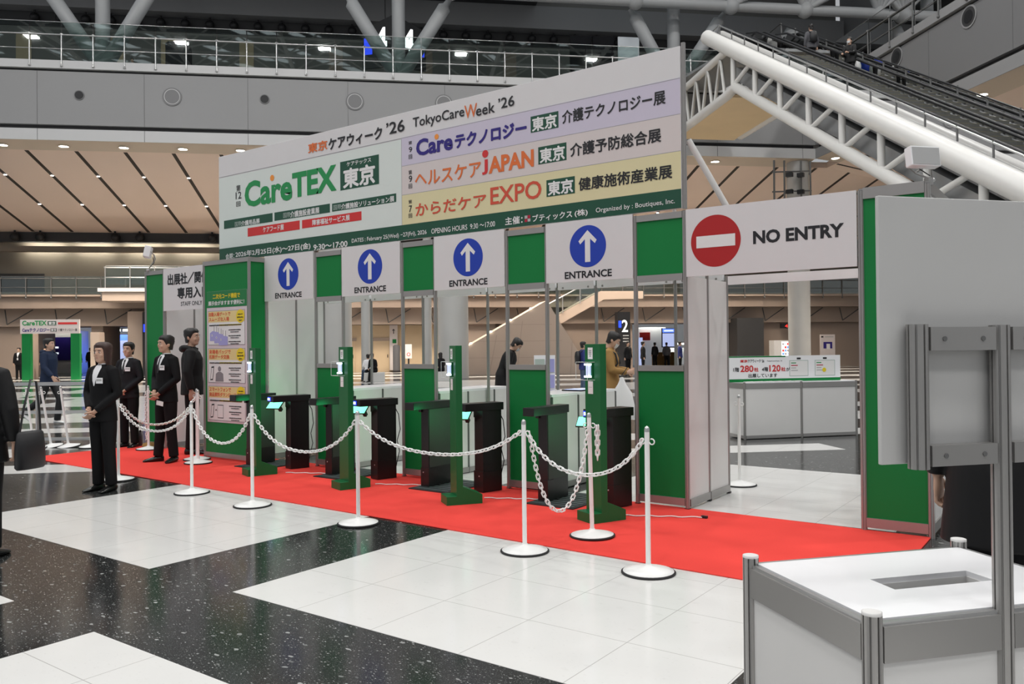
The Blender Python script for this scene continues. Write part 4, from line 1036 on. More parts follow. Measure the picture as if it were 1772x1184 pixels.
# ================================================================== RAILINGS
def glass_rail(name, lab, n, p0, du, zb, zt, zg, dark, group=None):
    root = thing(name, lab, 'railing', p0, 0, group)
    e = p0+du*n
    for k in range(n+1):
        m = MB(); q = p0+du*k
        m.tube(q+Vector((0, 0, zb)), q+Vector((0, 0, zt+.03)), .028, dark, 8); m.ball(q+Vector((0, 0, zb+.02)), .06, dark, 8, 6); m.box(-.05, .05, -.05, .05, zt-.02, zt+.05, dark, Matrix.Translation(q)); W(m, 'post', root)
    m = MB(); m.tube(p0+Vector((0, 0, zt)), e+Vector((0, 0, zt)), .03, dark, 8); W(m, 'handrail', root)
    m = MB(); zm = zb+(zt-zb)*.55; m.tube(p0+Vector((0, 0, zm)), e+Vector((0, 0, zm)), .016, dark, 8); W(m, 'middle_rail', root)
    m = MB(); nrm = Vector((-du.y, du.x, 0)).normalized()*.05
    for k in range(n):
        q = p0+du*(k+.015); r_ = p0+du*(k+.985)
        m.prism([q+nrm+Vector((0, 0, zb+.25)), r_+nrm+Vector((0, 0, zb+.25)), r_+nrm+Vector((0, 0, zg)), q+nrm+Vector((0, 0, zg))], nrm*.24, 'rail_glass')
    W(m, 'glass', root)
    m = MB(); m.tube(p0+nrm+Vector((0, 0, zg)), e+nrm+Vector((0, 0, zg)), .014, dark, 6); W(m, 'glass_cap', root)
    return root
glass_rail('glass_railing', 'long glass railing with steel posts on the grey upper gallery', 33, B(-18.72, 38.86), UA*1.335, 14.25, 15.66, 16.25, 'steel')
glass_rail('glass_railing', 'glass railing with dark posts on the right wing, top right corner', 12, B(21.15, 38.8), -VB*1.6, 14.25, 15.55, 16.1, 'alu_dark')
glass_rail('glass_railing', 'low glass railing with dark posts on the far lower gallery', 44, B(-22.0, 49.4), UA*1.335, 4.5, 5.62, 5.75, 'alu_dark')
glass_rail('glass_railing', 'short bright railing of the jutting balcony beside the staff sign', 4, B(-15.9, 47.8), UA*1.3, 4.9, 6.1, 6.2, 'steel')
m = MB(); bprism([(47.6, 4.25), (49.5, 4.25), (49.5, 4.92), (47.6, 4.92)], -16.0, -10.5, 'beige_light', m); bprism([(47.5, 4.75), (49.5, 4.75), (49.5, 4.95), (47.5, 4.95)], -16.2, -10.5, 'fascia_light', m); struct(m.build('trim_15'))

# ================================================================== LAMPS AND FITTINGS OF THE HALL
def downlight(p):
    m = MB(); m.lathe([(.26, -.012), (.23, -.02), (.22, -.02)], p, 'soffit_beige', 20); m.lathe([(.20, -.022), (.20, -.018)], p, 'lamp_glow', 20); return m.build('downlight')
dl0 = None
def many(first, make, p, lab, cat, group):
    if first is None:
        o = make(Vector((0, 0, 0))); o.location = p
    else: o = first.copy(); col.objects.link(o); o.location = p
    tag(o, lab, cat, group); return first or o
for a in [-17.57+2.6*i for i in range(14)]:
    dl0 = many(dl0, downlight, B(a, 39.75, 10.87), 'round glowing downlight in the soffit edge under the far gallery', 'lamp', 'downlights under the far gallery')
for b in (38.4, 35.8, 33.2, 30.6, 28.0, 25.4): many(dl0, downlight, B(AW+.75, b, 10.87), 'round glowing downlight in the soffit edge of the right wing', 'lamp', 'downlights under the right wing')
def spot(p):
    m = MB(); m.lathe([(.075, -.03), (.075, .0)], p, 'spot_glow', 12); return m.build('spot_lamp')
sp0 = None
for a in SL:
    if -24 < a < 19.5:
        for b in (43.2, 47.1): sp0 = many(sp0, spot, B(a, b, sl(b)-.008), 'tiny bright spot lamp in a dark slit of the sloped ceiling', 'lamp', 'spot lamps in the far ceiling slits')
for b in [BF+.3-2.16*i for i in range(7)]:
    for a in (25.5, 29.5): many(sp0, spot, B(a, b, sw(a)-.008), 'tiny bright spot lamp in a slit of the right wing ceiling', 'lamp', 'spot lamps in the wing ceiling slits')
def ballspk(p):
    m = MB(); m.ball(p, .27, 'black', 14, 10); m.tube(p, p+Vector((0, 0, .4)), .06, 'black', 8); return m.build('ceiling_projector')
bp0 = None
for k in range(12):
    a = -22.1+2.78*(k//2)*2 + (2.78 if k % 2 else 0)*.5
    if a < -9.5: bp0 = many(bp0, ballspk, B(a, 51.45, 8.25), 'black ball projector under the dark band of the sloped ceiling', 'projector', 'ball projectors under the lower ceiling')
for k in range(26):
    a = -21+1.42*k
    many(bp0, ballspk, B(a, 51.6, 21.3), 'black ball projector in the dark band above the upper gallery', 'projector', 'ball projectors above the upper gallery')
def rspk(p, r):
    m = MB(); n = -VB; p = p + n*.003
    m.disc(p, n, r, .03, 'wing_grey', 28); m.disc(p+n*.03, n, r*.84, .008, 'fascia_light' if r > .3 else 'groove', 28); m.disc(p+n*.04, n, r*.77, .006, 'wing_grey' if r > .3 else 'black', 28); return m
for a, z, r, lab in ((-14.02, 13.01, .22, 'small dark round port on the gallery fascia, leftmost'), (-10.03, 13.07, .42, 'large grey round speaker grille on the fascia, leftmost of three'), (-5.94, 13.1, .22, 'small dark round port on the fascia between two speaker grilles'), (-1.82, 13.13, .42, 'large grey round speaker grille on the fascia, middle of three'), (2.36, 13.18, .42, 'large grey round speaker grille half behind the banner top')):
    tag(rspk(B(a, 39, z), r).build('wall_speaker' if r > .3 else 'round_port'), lab, 'speaker' if r > .3 else 'port')
for b, z, lab in ((32.1, 13.72, 'dark round port on the right wing fascia, lower left'), (27.66, 13.66, 'dark round port on the right wing fascia, upper right')):
    m = MB(); m.disc(B(21.295, b, z), -UA, .42, .03, 'fascia_grey', 28); m.disc(B(21.27, b, z), -UA, .36, .01, 'groove', 28); m.disc(B(21.255, b, z), -UA, .24, .008, 'black', 28); tag(m.build('round_port'), lab, 'port')
# strip lights behind the cornice
for k in range(14):
    a = -22.5+2.9*k
    m = MB(); m.tube(B(a, 53.6, 7.90), B(a+2.2, 53.6, 7.90), .05, 'wash_glow', 8)
    tag(m.build('strip_light'), 'strip light hidden behind the cornice washing the far gallery wall', 'lamp', 'strip lights washing the far gallery wall')
for k in range(10):
    a = -20+4.6*k
    ld = bpy.data.lights.new('gallery_downlight', 'AREA'); ld.energy = 430; ld.color = (1, .88, .74); ld.shape = 'DISK'; ld.size = 3.0; ld.spread = R(130)
    lo = bpy.data.objects.new('gallery_downlight', ld); col.objects.link(lo); lo.location = B(a, 45, sl(45)-.7)
for k in range(4):
    ld = bpy.data.lights.new('wing_downlight', 'AREA'); ld.energy = 700; ld.color = (1, .88, .74); ld.shape = 'DISK'; ld.size = 3.0; ld.spread = R(130)
    lo = bpy.data.objects.new('wing_downlight', ld); col.objects.link(lo); lo.location = B(27, 19+5*k, sw(27)-.7)

# ---- lit number sign on the gallery
def numsign():
    root = thing('number_sign', 'black hanging sign with two glowing numerals 4 and blue corner panels', 'sign', B(.05, 44.6, 17.2))
    for s in (-1, 1):
        c = B(.05, 44.0, 0); d = (UA*s + VB*.42).normalized()
        m = MB(); p = c+d*.12; q = c+d*1.85; n = Vector((-d.y, d.x, 0)) * (.12 if s > 0 else -.12)
        m.prism([p+Vector((0, 0, 16.6)), q+Vector((0, 0, 16.6)), q+Vector((0, 0, 18.75)), p+Vector((0, 0, 19.35))], n, 'black'); W(m, 'face', root)
        out = -n.normalized()
        def fn(u, v, l, s=s, c=c, d=d, out=out): return c+d*(u if s > 0 else 1.9-u)+Vector((0, 0, v))+out*(l+.01)
        m = MB()
        if s > 0: put_text(m, '4', .42, 1.18, 17.25, 18.75, 'number_glow', fn, 2.2)
        else: put_text(m, '4', .72, 1.48, 17.25, 18.75, 'number_glow', fn, 2.2)
        W(m, 'numeral', root)
        m = MB(); u0, u1 = (1.28, 1.75) if s > 0 else (.15, .62)
        put_text(m, '[]', u0, u1, 17.35, 18.25, 'sign_blue', fn, 1, .004); W(m, 'blue_panel', root)
    m = MB()
    for s in (-.8, .8): m.tube(B(.05+s*.6, 44.8, 18.9), B(.05+s*.6, 44.8, 23), .03, 'black', 6)
    W(m, 'hanger', root)
numsign()
root = thing('notice_board', 'pair of tall dark panels standing on the upper gallery', 'panel', B(10.9, 44, 14.5))
for a in (9.65, 10.95):
    m = MB(); bprism([(44, 14.55), (44.1, 14.55), (44.1, 18.7), (44, 18.7)], a, a+1.2, 'suit_grey', m); W(m, 'board', root)
m = MB(); bprism([(44, 14.55), (44.12, 14.55), (44.12, 18.72), (44, 18.72)], 12.4, 13.6, 'bright_hall', m); tag(m.build('notice_board'), 'white lit panel beside the dark panels on the upper gallery', 'panel')
m = MB(); bprism([(41.2, 14.55), (42.2, 14.55), (42.2, 16.3), (41.7, 16.6), (41.2, 16.3)], -10.9, -9.9, 'suit_grey', m); tag(m.build('display_case'), 'dark peaked stand behind the gallery railing at left', 'stand')

# ================================================================== FAR GROUND FLOOR
root = thing('hall_gate', 'far green and white gateway with two rows of show titles', 'gate', B(-17.6, 45, 0))
def fb(bb): return lambda u, v, l: B(u, bb-l, v)
m = MB(); bprism([(45, 2.41), (45.15, 2.41), (45.15, 3.14), (45, 3.14)], -19.1, -16.25, 'rose_grey', m); W(m, 'header_board', root)
for a0, a1 in ((-19.04, -18.62), (-16.68, -16.25)):
    m = MB(); bprism([(45.02, 0), (45.3, 0), (45.3, 2.41), (45.02, 2.41)], a0, a1, 'green', m); W(m, 'leg', root)
m = MB(); F5 = fb(45)
put_text(m, 'CareTEX', -19.0, -17.82, 2.83, 3.08, 'logo', F5, 2.2, .01); put_text(m, '[]', -17.78, -17.36, 2.83, 3.05, 'dark', F5, 1, .008); put_text(m, '東京', -17.74, -17.40, 2.85, 3.03, 'white', F5, 1.2, .012)
put_text(m, '[]', -17.28, -16.35, 2.88, 2.99, 'red', F5, 1, .008); put_text(m, 'Careテクノロジー', -19.0, -17.68, 2.50, 2.70, 'navy', F5, 1.6, .01); put_text(m, '[]', -17.64, -17.34, 2.5, 2.68, 'ink', F5, 1, .008); put_text(m, '東京', -17.62, -17.36, 2.51, 2.67, 'white', F5, 1, .012); put_text(m, '介護テクノロジー展', -17.28, -16.35, 2.52, 2.67, 'ink', F5, .6, .01)
W(m, 'lettering', root)
m = MB(); bprism([(49.6, 0), (51, 0), (51, 3.75), (49.6, 3.75)], -15.3, -14.45, 'beige_light', m); struct(m.build('column_square'))
m = MB(); bprism([(46.4, 0), (47.2, 0), (47.2, 2.5), (46.4, 2.5)], -16.2, -15.75, 'beige_light', m); bprism([(46.4, 0), (47.2, 0), (47.2, 2.5), (46.4, 2.5)], -19.6, -18.62-.5, 'beige_light', m); struct(m.build('column_pair'))
root = thing('direction_sign', 'tall black pillar sign left of the green staff partition', 'sign', B(-14.2, 49.3, 0))
m = MB(); bprism([(49.3, 0), (49.5, 0), (49.5, 3.7), (49.3, 3.7)], -14.40, -13.6, 'black', m); W(m, 'pillar', root)
m = MB(); put_text(m, '[]', -14.35, -14.05, 2.55, 3.0, 'sign_blue', fb(49.3), 1, .01); W(m, 'blue_panel', root)
root = thing('direction_sign', 'black pillar sign with large numeral 2 beside the bright hall doorway', 'sign', B(13.2, 46, 0))
m = MB(); bprism([(46, 0), (46.6, 0), (46.6, 3.46), (46, 3.46)], 12.75, 13.5, 'black', m); W(m, 'pillar', root)
m = MB(); put_text(m, '2', 13.0, 13.35, 2.3, 3.0, 'number_glow', fb(46), .6, .01); put_text(m, '[]', 12.8, 12.96, 2.55, 2.95, 'sign_blue', fb(46), 1, .01)
for k in range(3): put_text(m, '[]', 13.05, 13.40, 1.72+.17*k, 1.78+.17*k, 'grey', fb(46), 1, .01)
W(m, 'lettering', root)
# sloping stair wall and the escalator beside it
root = thing('stair', 'beige panelled triangular stair wall with small rail lights in the far hall', 'stair', B(7, 44, 0))
pts = [(3.5, .0), (3.5, 1.35), (8.2, 4.02), (9.95, 1.2), (10.1, 0)]
m = MB(); m.prism([B(a, 44, z) for a, z in pts], VB*2.2, 'beige_light')
for k in range(1, 5):
    a = 3.5+1.5*k; m.prism([B(a-.01, 43.994, .02), B(a+.01, 43.994, .02), B(a+.51-.2*k*.4, 43.994, min(1.3+.57*(a+.5-3.5), 3.2)-.3), B(a+.49-.2*k*.4, 43.994, min(1.3+.57*(a+.5-3.5), 3.2)-.3)], VB*.004, 'beige_wall')
for z in (.9, 1.8, 2.7): m.prism([B(max(3.55, 3.5+(z-1.35)/.57), 43.994, z), B(10.1-z*.6, 43.994, z+.3*0), B(10.1-z*.6, 43.994, z+.015), B(max(3.55, 3.5+(z-1.35)/.57), 43.994, z+.015)], VB*.004, 'beige_wall')
W(m, 'side_wall', root)
for k in range(4):
    m = MB(); a = 4.0+1.1*k; m.ball(B(a, 43.95, 1.42+.57*(a-3.5)), (.07, .07, .04), 'lamp_glow', 8, 6); W(m, 'rail_light', root)
root = thing('stair_escalator', 'far escalator rising to the right behind the triangular stair wall', 'escalator', B(11, 47, 0))
m = MB(); m.prism([B(7.6, 47, 1.75), B(12.2, 47, 4.25), B(14.6, 47, 4.3), B(14.6, 47, 4.75), B(12.0, 47, 4.75), B(7.4, 47, 2.25)], VB*1.6, 'beige_light'); W(m, 'truss_cladding', root)
m = MB(); m.prism([B(7.4, 47, 2.25), B(12.0, 47, 4.75), B(12.0, 47, 5.6), B(7.4, 47, 3.15)], VB*.02, 'rail_glass'); W(m, 'glass', root)
m = MB(); m.path([B(7.4, 47, 3.2), B(12, 47, 5.65), B(14.6, 47, 5.7)], .04, 'steel', 8)
for k in range(5): m.tube(B(7.6+1.05*k, 46.95, 2.3+.57*k), B(7.6+1.05*k, 46.95, 3.25+.57*k), .03, 'steel', 6)
W(m, 'rail', root)
# back doors, arrow panel, bin, notice
for i, a0 in enumerate((-3.55, -1.4)):
    m = MB(); bprism([(51.93, 0), (52, 0), (52, 1.95), (51.93, 1.95)], a0, a0+.98, 'door_wood', m); bprism([(51.9, .9), (51.93, .9), (51.93, 1.1), (51.9, 1.1)], a0+.85, a0+.90, 'black', m)
    bprism([(51.91, 1.95), (52, 1.95), (52, 2.15), (51.91, 2.15)], a0-.15, a0+1.1, 'beige_wall', m); struct(m.build('door_%d' % (i+1)))
root = thing('arrow_panel', 'pale wall panel with black upward arrow and green mark near the back doors', 'sign', B(-.15, 51.8, 0))
m = MB(); bprism([(51.85, .1), (51.92, .1), (51.92, 2.95), (51.85, 2.95)], -.40, .10, 'rose_grey', m); W(m, 'panel', root)
m = MB(); m.prism([B(-.15+x*.16, 51.84, 2.55+z*.2) for x, z in arrow_pts(0, 0, 1)], VB*.008, 'ink'); put_text(m, '[]', -.22, .02, 1.8, 2.05, 'green', fb(51.85), 1, .01); W(m, 'arrow', root)
m = MB(); m.lathe([(.22, .12), (.22, 1.62), (.10, 1.7)], B(.02, 50.6), 'grey_cloth', 18); m.lathe([(.24, 0), (.24, .12)], B(.02, 50.6), 'black', 18); tag(m.build('waste_bin'), 'grey cylindrical bin with red mark before the arrow panel', 'bin')
m = MB(); bprism([(50.2, .85), (50.23, .85), (50.23, 1.72), (50.2, 1.72)], .55, .95, 'paper', m); m.disc(B(.75, 50.19, 1.1), -VB, .11, .005, 'red', 18); m.disc(B(.75, 50.184, 1.1), -VB, .075, .005, 'paper', 18); m.tube(B(.75, 50.25, 0), B(.75, 50.25, .9), .05, 'black', 8); tag(m.build('notice_stand'), 'white prohibition notice on a stand in front of the back doors', 'sign')
# far right wall things
root = thing('vending_machine', 'lit vending machine by the round column behind the exit opening', 'vending machine', B(24.5, 48.8, 0))
m = MB(); bprism([(48.9, 0), (49.6, 0), (49.6, 1.75), (48.9, 1.75)], 23.75, 25.0, 'white_panel', m); W(m, 'cabinet', root)
m = MB(); put_text(m, '[]', 24.25, 24.95, .75, 1.66, 'screen_white', fb(48.9), 1, .01)
for k in range(4):
    for j in range(4): put_text(m, '[]', 24.29+.16*j, 24.42+.16*j, .82+.21*k, .95+.21*k, ('screen_blue', 'rose_grey', 'screen_sky', 'led_red')[(j+k*3) % 4], fb(48.9), 1, .016)
W(m, 'lit_window', root)
m = MB(); bprism([(50.4, 2.55), (50.6, 2.55), (50.6, 2.85), (50.4, 2.85)], 25.0, 25.7, 'black', m); put_text(m, '4', 25.25, 25.45, 2.6, 2.8, 'led_red', fb(50.4), 1, .01); tag(m.build('wall_clock'), 'small black display with a red digit on the far wall', 'display')
m = MB(); bprism([(49.0, .4), (49.1, .4), (49.1, 2.1), (49.0, 2.1)], 26.95, 27.95, 'rose_grey', m); put_text(m, '[]', 27.15, 27.75, 1.2, 1.62, 'navy', fb(49), 1, .01); put_text(m, '[]', 27.35, 27.6, 1.15, 1.5, 'paper', fb(49), 1, .014)
put_text(m, '[]', 27.0, 27.15, 1.9, 2.0, 'ink', fb(49), 1, .01); put_text(m, '[]', 27.25, 27.85, 1.92, 1.98, 'grey', fb(49), 1, .01); tag(m.build('notice_stand'), 'pale notice panel with a dark blue picture right of the round column', 'sign')
m = MB(); bprism([(49.6, 0), (51, 0), (51, 3.2), (49.6, 3.2)], 21.6, 23.4, 'groove', m); struct(m.build('wall_recess_shade'))  # solid dark block, the entry's shade put into its colour
# exhibition hall seen through the far doorways
def booth(lab, a0, a1, b, h, mt, scr=None):
    root = thing('exhibition_booth', lab, 'booth', B((a0+a1)/2, b, 0))
    m = MB(); bprism([(b, 0), (b+1.5, 0), (b+1.5, h), (b, h)], a0, a1, mt, m); W(m, 'wall', root)
    if scr:
        m = MB(); put_text(m, '[]', a0+.15, a1-.15, h*.30, h*.85, scr, fb(b), 1, .02)
        for k in range(4): put_text(m, '[]', a0+.3+.4*(k % 2), a0+.6+.4*(k % 2), h*.38+.2*k, h*.42+.2*k, 'screen_white', fb(b), 1, .03)
        W(m, 'screen', root)
    m = MB()
    for k in range(4): a = a0+(a1-a0)*(k+.5)/4; m.box(-.25, .25, -.1, .1, h+.25, h+.38, 'tube_glow', Matrix.Translation(B(a, b-.3)))
    m.tube(B(a0, b-.3, h+.42), B(a1, b-.3, h+.42), .05, 'black', 6); W(m, 'light_bar', root)
booth('blue lit booth with large screens in the hall behind the woman', -20.6, -18.2, 60, 2.6, 'screen_blue', 'screen_sky')
booth('white booth with dark screen seen through the far green gateway', -24.0, -21.6, 60, 2.9, 'white_panel', 'navy')
booth('bright white booth with red sign seen through the right far doorway', 18.2, 20.4, 60, 2.9, 'bright_hall', None)
m = MB(); bprism([(59.8, 1.9), (59.9, 1.9), (59.9, 2.5), (59.8, 2.5)], 18.3, 19.1, 'red', m); tag(m.build('booth_sign'), 'red and white sign on the bright booth in the right far doorway', 'sign')
m = MB(); bprism([(57.5, 0), (58.2, 0), (58.2, 1.0), (57.5, 1.0)], 18.7, 20.2, 'tan_cloth', m); tag(m.build('booth_counter'), 'brown counter before the bright booth in the right far doorway', 'counter')
m = MB(); bprism([(58.5, 0), (58.6, 0), (58.6, 2.1), (58.5, 2.1)], 17.6, 18.1, 'screen_sky', m); tag(m.build('booth_banner'), 'pale blue standing banner in the right far doorway', 'banner')
booth('white counter booth at right in the far bright doorway', 20.6, 22.6, 62, 1.3, 'bright_hall', None)
m = MB(); bprism([(56, 1.36), (56.1, 1.36), (56.1, 2.72), (56, 2.72)], 18.75, 19.85, 'black', m); put_text(m, '[]', 18.8, 19.8, 1.42, 2.36, 'screen_sky', fb(56), 1, .01); put_text(m, '[]', 18.8, 19.8, 2.42, 2.68, 'screen_blue', fb(56), 1, .01); put_text(m, '[]', 18.9, 19.6, 2.5, 2.6, 'screen_white', fb(56), 1, .016); m.tube(B(19.3, 56.1, 0), B(19.3, 56.1, 1.4), .06, 'black', 8); tag(m.build('monitor'), 'large blue information monitor in the far right doorway', 'screen')
# lighting rig on the round column
root = thing('lighting_rig', 'steel rig of small lamps around the column below the corner soffit', 'lighting rig', B(20.4, 39.7, 7))
m = MB()
for dx in (-1.0, -.45, .45, .95):
    m.tube(B(20.0+dx, 38.9, 6.5), B(20.0+dx, 38.9, 10.8), .05, 'alu_dark', 6)
for z in (7.2, 8.2, 9.2, 10.2): m.tube(B(18.9, 38.9, z), B(21, 38.9, z+.1), .04, 'alu_dark', 6)
W(m, 'frame', root)
for k in range(4):
    for j in range(2):
        m = MB(); m.box(-.16, .16, -.12, .12, -.1, .1, 'black', Matrix.Translation(B(19.75+.6*j, 38.75, 7.5+.85*k))); W(m, 'lamp', root)
# concrete bench cubes in the far hall
for a, b, lab in ((-.95, 36.6, 'grey stone bench block under the seated person in black'), (2.0, 36.4, 'grey stone bench block under the hooded seated person')):
    m = MB(); m.box(-.45, .45, -.45, .45, 0, .42, 'column_grey', Matrix.Translation(B(a, b)) @ Matrix.Rotation(MB_ROT, 4, 'Z')); tag(m.build('bench', None, .02), lab, 'bench')
# water bottle and bag by the staff partition
root = thing('bottle', 'clear dark bottle with black cap on the carpet by the staff partition', 'bottle', (-9.0, -.02, .01))
m = MB(); m.lathe([(.030, 0), (.034, .01), (.034, .15), (.028, .17), (.013, .20), (.013, .215)], (0, 0, 0), 'grey_cloth', 16); m.build('body', root)
m = MB(); m.lathe([(.015, .215), (.015, .24)], (0, 0, 0), 'black', 12); m.build('cap', root)
m = MB(); m.lathe([(.09, 0), (.12, .03), (.10, .07), (.03, .085)], (-8.62, -.08, .01), 'tan_cloth', 16); tag(m.build('pouch'), 'small brown pouch on the carpet beside the bottle', 'bag')

# ================================================================== PEOPLE
def ring(cx, cy, z, rx, ry, n=20):
    return [Vector((cx+rx*math.cos(2*PI*k/n), cy+ry*math.sin(2*PI*k/n), z)) for k in range(n)]
def fused(mb, vox, smooth=4):
    """weld the overlapping shapes of mb into one continuous skin."""
    o = mb.build('tmp'); r = o.modifiers.new('r', 'REMESH'); r.mode = 'VOXEL'; r.voxel_size = vox; r.use_smooth_shade = True
    s = o.modifiers.new('s', 'SMOOTH'); s.iterations = smooth; s.factor = .5
    dg = bpy.context.evaluated_depsgraph_get(); me = bpy.data.meshes.new_from_object(o.evaluated_get(dg))
    old = o.data; bpy.data.objects.remove(o); bpy.data.meshes.remove(old)
    out = MB(); out.add([v.co.copy() for v in me.vertices], [tuple(p.vertices) for p in me.polygons], mb.mats[0], True); bpy.data.meshes.remove(me)
    return out
SKULL = [(1.474, .020, .018, -.058), (1.480, .034, .034, -.050), (1.500, .048, .058, -.036), (1.530, .060, .078, -.018), (1.565, .067, .090, -.006), (1.600, .071, .096, .0), (1.635, .072, .097, .003), (1.665, .064, .087, .006), (1.688, .044, .060, .008), (1.699, .018, .025, .008)]
def person(label, loc, rz, outfit, arms, legs=None, H=1.70, lean=0, head=(0, 0), vox=.014, group=None, coat=.80, hair='short', hairmat='hair_black', extras=(), sit=False, z=0.0, name='person', feet=True):
    """arms: {'L','R': (elbow, wrist, hand direction)}, legs: {'L','R': (knee, ankle, toe angle)}; local frame faces -y, right hand at -x."""
    s = H/1.70; far = vox > .02
    root = thing(name, label, 'person', (loc[0], loc[1], z), rz, group); root.scale = (s, s, s)
    top, bot, shoe = outfit['top'], outfit['bottom'], outfit.get('shoe', 'shoe_black')
    legs = legs or {'L': ((.09, .0, .48), (.10, .02, .08), 8), 'R': ((-.09, .0, .48), (-.10, .02, .08), -8)}
    hipz = .90 if not sit else .50
    dz = hipz-.90
    HIP = Vector((0, 0, hipz+.05)); LM = Matrix.Translation(HIP) @ Matrix.Rotation(lean, 4, 'X') @ Matrix.Translation(-HIP)
    up = lambda p: LM @ (Vector(p)+Vector((0, 0, dz)))
    NK = Vector((0, .01, 1.47+dz)); HM = LM @ Matrix.Translation(NK) @ Matrix.Rotation(head[0], 4, 'Z') @ Matrix.Rotation(head[1], 4, 'X') @ Matrix.Translation(-NK)
    hd = lambda p: HM @ (Vector(p)+Vector((0, 0, dz)))
    # --- body, one skin
    m = MB()
    m.loft([[hd(q) for q in ring(0, yo, zz, rx, ry, 20)] for zz, rx, ry, yo in SKULL], 'skin')
    m.path([up((0, .018, 1.38)), hd((0, .008, 1.47)), hd((0, -.004, 1.54))], [.058, .052, .05], 'skin', 14)
    m.ball(hd((0, -.098, 1.572)), (.013, .018, .026), 'skin', 10, 8); m.ball(hd((0, -.074, 1.500)), (.024, .016, .018), 'skin', 10, 8)
    for q in (-1, 1):
        m.ball(hd((q*.073, .006, 1.575)), (.011, .020, .031), 'skin', 10, 8); m.ball(hd((q*.034, -.074, 1.553)), (.024, .02, .022), 'skin', 10, 8)
    m.ball(hd((0, -.078, 1.622)), (.048, .022, .016), 'skin', 12, 8)
    m.loft([[up(q) for q in ring(0, yo, zz, rx, ry)] for zz, rx, ry, yo in ((.86, .12, .09, 0), (1.05, .115, .08, 0), (1.25, .14, .09, 0), (1.38, .14, .07, .005), (1.42, .07, .05, .01))], 'skin')
    for q, k in ((1, 'L'), (-1, 'R')):
        e, wv, _ = arms[k]; m.path([up((q*.15, .0, 1.365)), up(e), up(wv)], [.042, .035, .026], 'skin', 12)
        kn, an, _ = legs[k]; m.path([Vector((q*.08, 0, hipz+.02)), Vector(kn), Vector(an)], [.065, .048, .036], 'skin', 12)
    m = fused(m, max(vox*.75, .010), 2 if not far else 1)
    for q, k in ((1, 'L'), (-1, 'R')):          # hands rooted in the wrists, five fingers each
        e, wv, d = arms[k]; wv = up(wv); d = (LM.to_3x3() @ Vector(d)).normalized()
        ref = Vector((q, .0, 0)); nrm = (ref-d*ref.dot(d)); nrm = nrm.normalized() if nrm.length > .1 else d.orthogonal().normalized()
        wd = d.cross(nrm).normalized()
        if wd.y > 0: wd = -wd                      # thumb side looks forward
        c = wv+d*.055
        m.path([wv-d*.02, wv+d*.015, wv+d*.05, wv+d*.092], [.024, .027, .036, .033], 'skin', 10, True, False, True, None, 1.0) if far else None
        if not far:
            rg = []
            for t_, hw, ht in ((-.025, .024, .021), (.01, .029, .017), (.045, .040, .016), (.085, .041, .013), (.098, .036, .008)):
                rg.append([wv+d*t_+wd*hw*math.cos(2*PI*i/12)+nrm*ht*math.sin(2*PI*i/12) for i in range(12)])
            m.loft(rg, 'skin')
            cd = (d*.75-nrm*.66).normalized()
            for j, (off, ln) in enumerate(((.031, .068), (.011, .078), (-.010, .072), (-.030, .055))):
                r0 = wv+d*.084+wd*off; m.path([r0, r0+d*ln*.40+wd*off*.08, r0+d*ln*.40+cd*ln*.36, r0+d*ln*.35+cd*ln*.36-nrm*ln*.22+d*ln*.1], [.0095, .009, .0082, .0065], 'skin', 8)
            r0 = wv+d*.018+wd*.022; m.path([r0, r0+(d*.5+wd*.7).normalized()*.036, r0+(d*.5+wd*.7).normalized()*.036+(d*.85+wd*.2-nrm*.3).normalized()*.03, r0+(d*.5+wd*.7).normalized()*.036+(d*.85-nrm*.4).normalized()*.05], [.013, .0115, .010, .007], 'skin', 8)
    if not far:
        for q in (-1, 1):
            m.ball(hd((q*.031, -.089, 1.590)), (.013, .006, .0065), 'paper', 10, 6); m.ball(hd((q*.031, -.0935, 1.590)), (.0065, .004, .0062), 'eye_dark', 8, 6)
            m.path([hd((q*.014, -.0965, 1.611)), hd((q*.034, -.0985, 1.615)), hd((q*.052, -.086, 1.609))], [.003, .0042, .002], hairmat, 6)
        m.path([hd((-.022, -.086, 1.527)), hd((0, -.0945, 1.528)), hd((.022, -.086, 1.527))], [.003, .0052, .003], 'lip', 6)
    m.build('body', root)
    # --- hair
    m = MB(); nA = 28; nT = 9; rows = []
    def sk(zz):
        for i in range(len(SKULL)-1):
            a, b_ = SKULL[i], SKULL[i+1]
            if a[0] <= zz <= b_[0]: f = (zz-a[0])/(b_[0]-a[0]); return [a[j]+(b_[j]-a[j])*f for j in range(4)]
        return list(SKULL[0] if zz < SKULL[0][0] else SKULL[-1])
    lowb = {'short': 1.505, 'bob': 1.425, 'long': 1.30}[hair]; lows = {'short': 1.575, 'bob': 1.43, 'long': 1.32}[hair]
    for j in range(nT+1):
        f = j/nT; row = []
        for i in range(nA):
            th = 2*PI*i/nA; cx, cy = math.sin(th), -math.cos(th)      # th = 0 is the face
            fr = (1-math.cos(th))/2
            if fr < .16: zl_ = 1.642
            elif fr < .36: zl_ = 1.642+(lows-1.642)*((fr-.16)/.20)
            else: zl_ = lows+(lowb-lows)*min(1, (fr-.36)/.35)
            zz = zl_+(1.697-zl_)*(f**.8); s4 = sk(max(zz, 1.565)); full = .013 if hair == 'short' else .018
            th_ = (.001 + (full-.001)*min(1, f/.28)**.7) if not (hair != 'short' and fr > .3) else full*(.5+.5*min(1, f/.2))
            th_ += .0035*math.sin(th*7+j*2.1)*min(1, f*3)*(1 if f < .95 else 0)
            row.append(hd((cx*(s4[1]+th_), cy*(s4[2]+th_)+s4[3]+.002, zz + .014*min(1, f/.6))))
        rows.append(row)
    m.loft(rows, hairmat, True, True)
    m.build('hair', root)
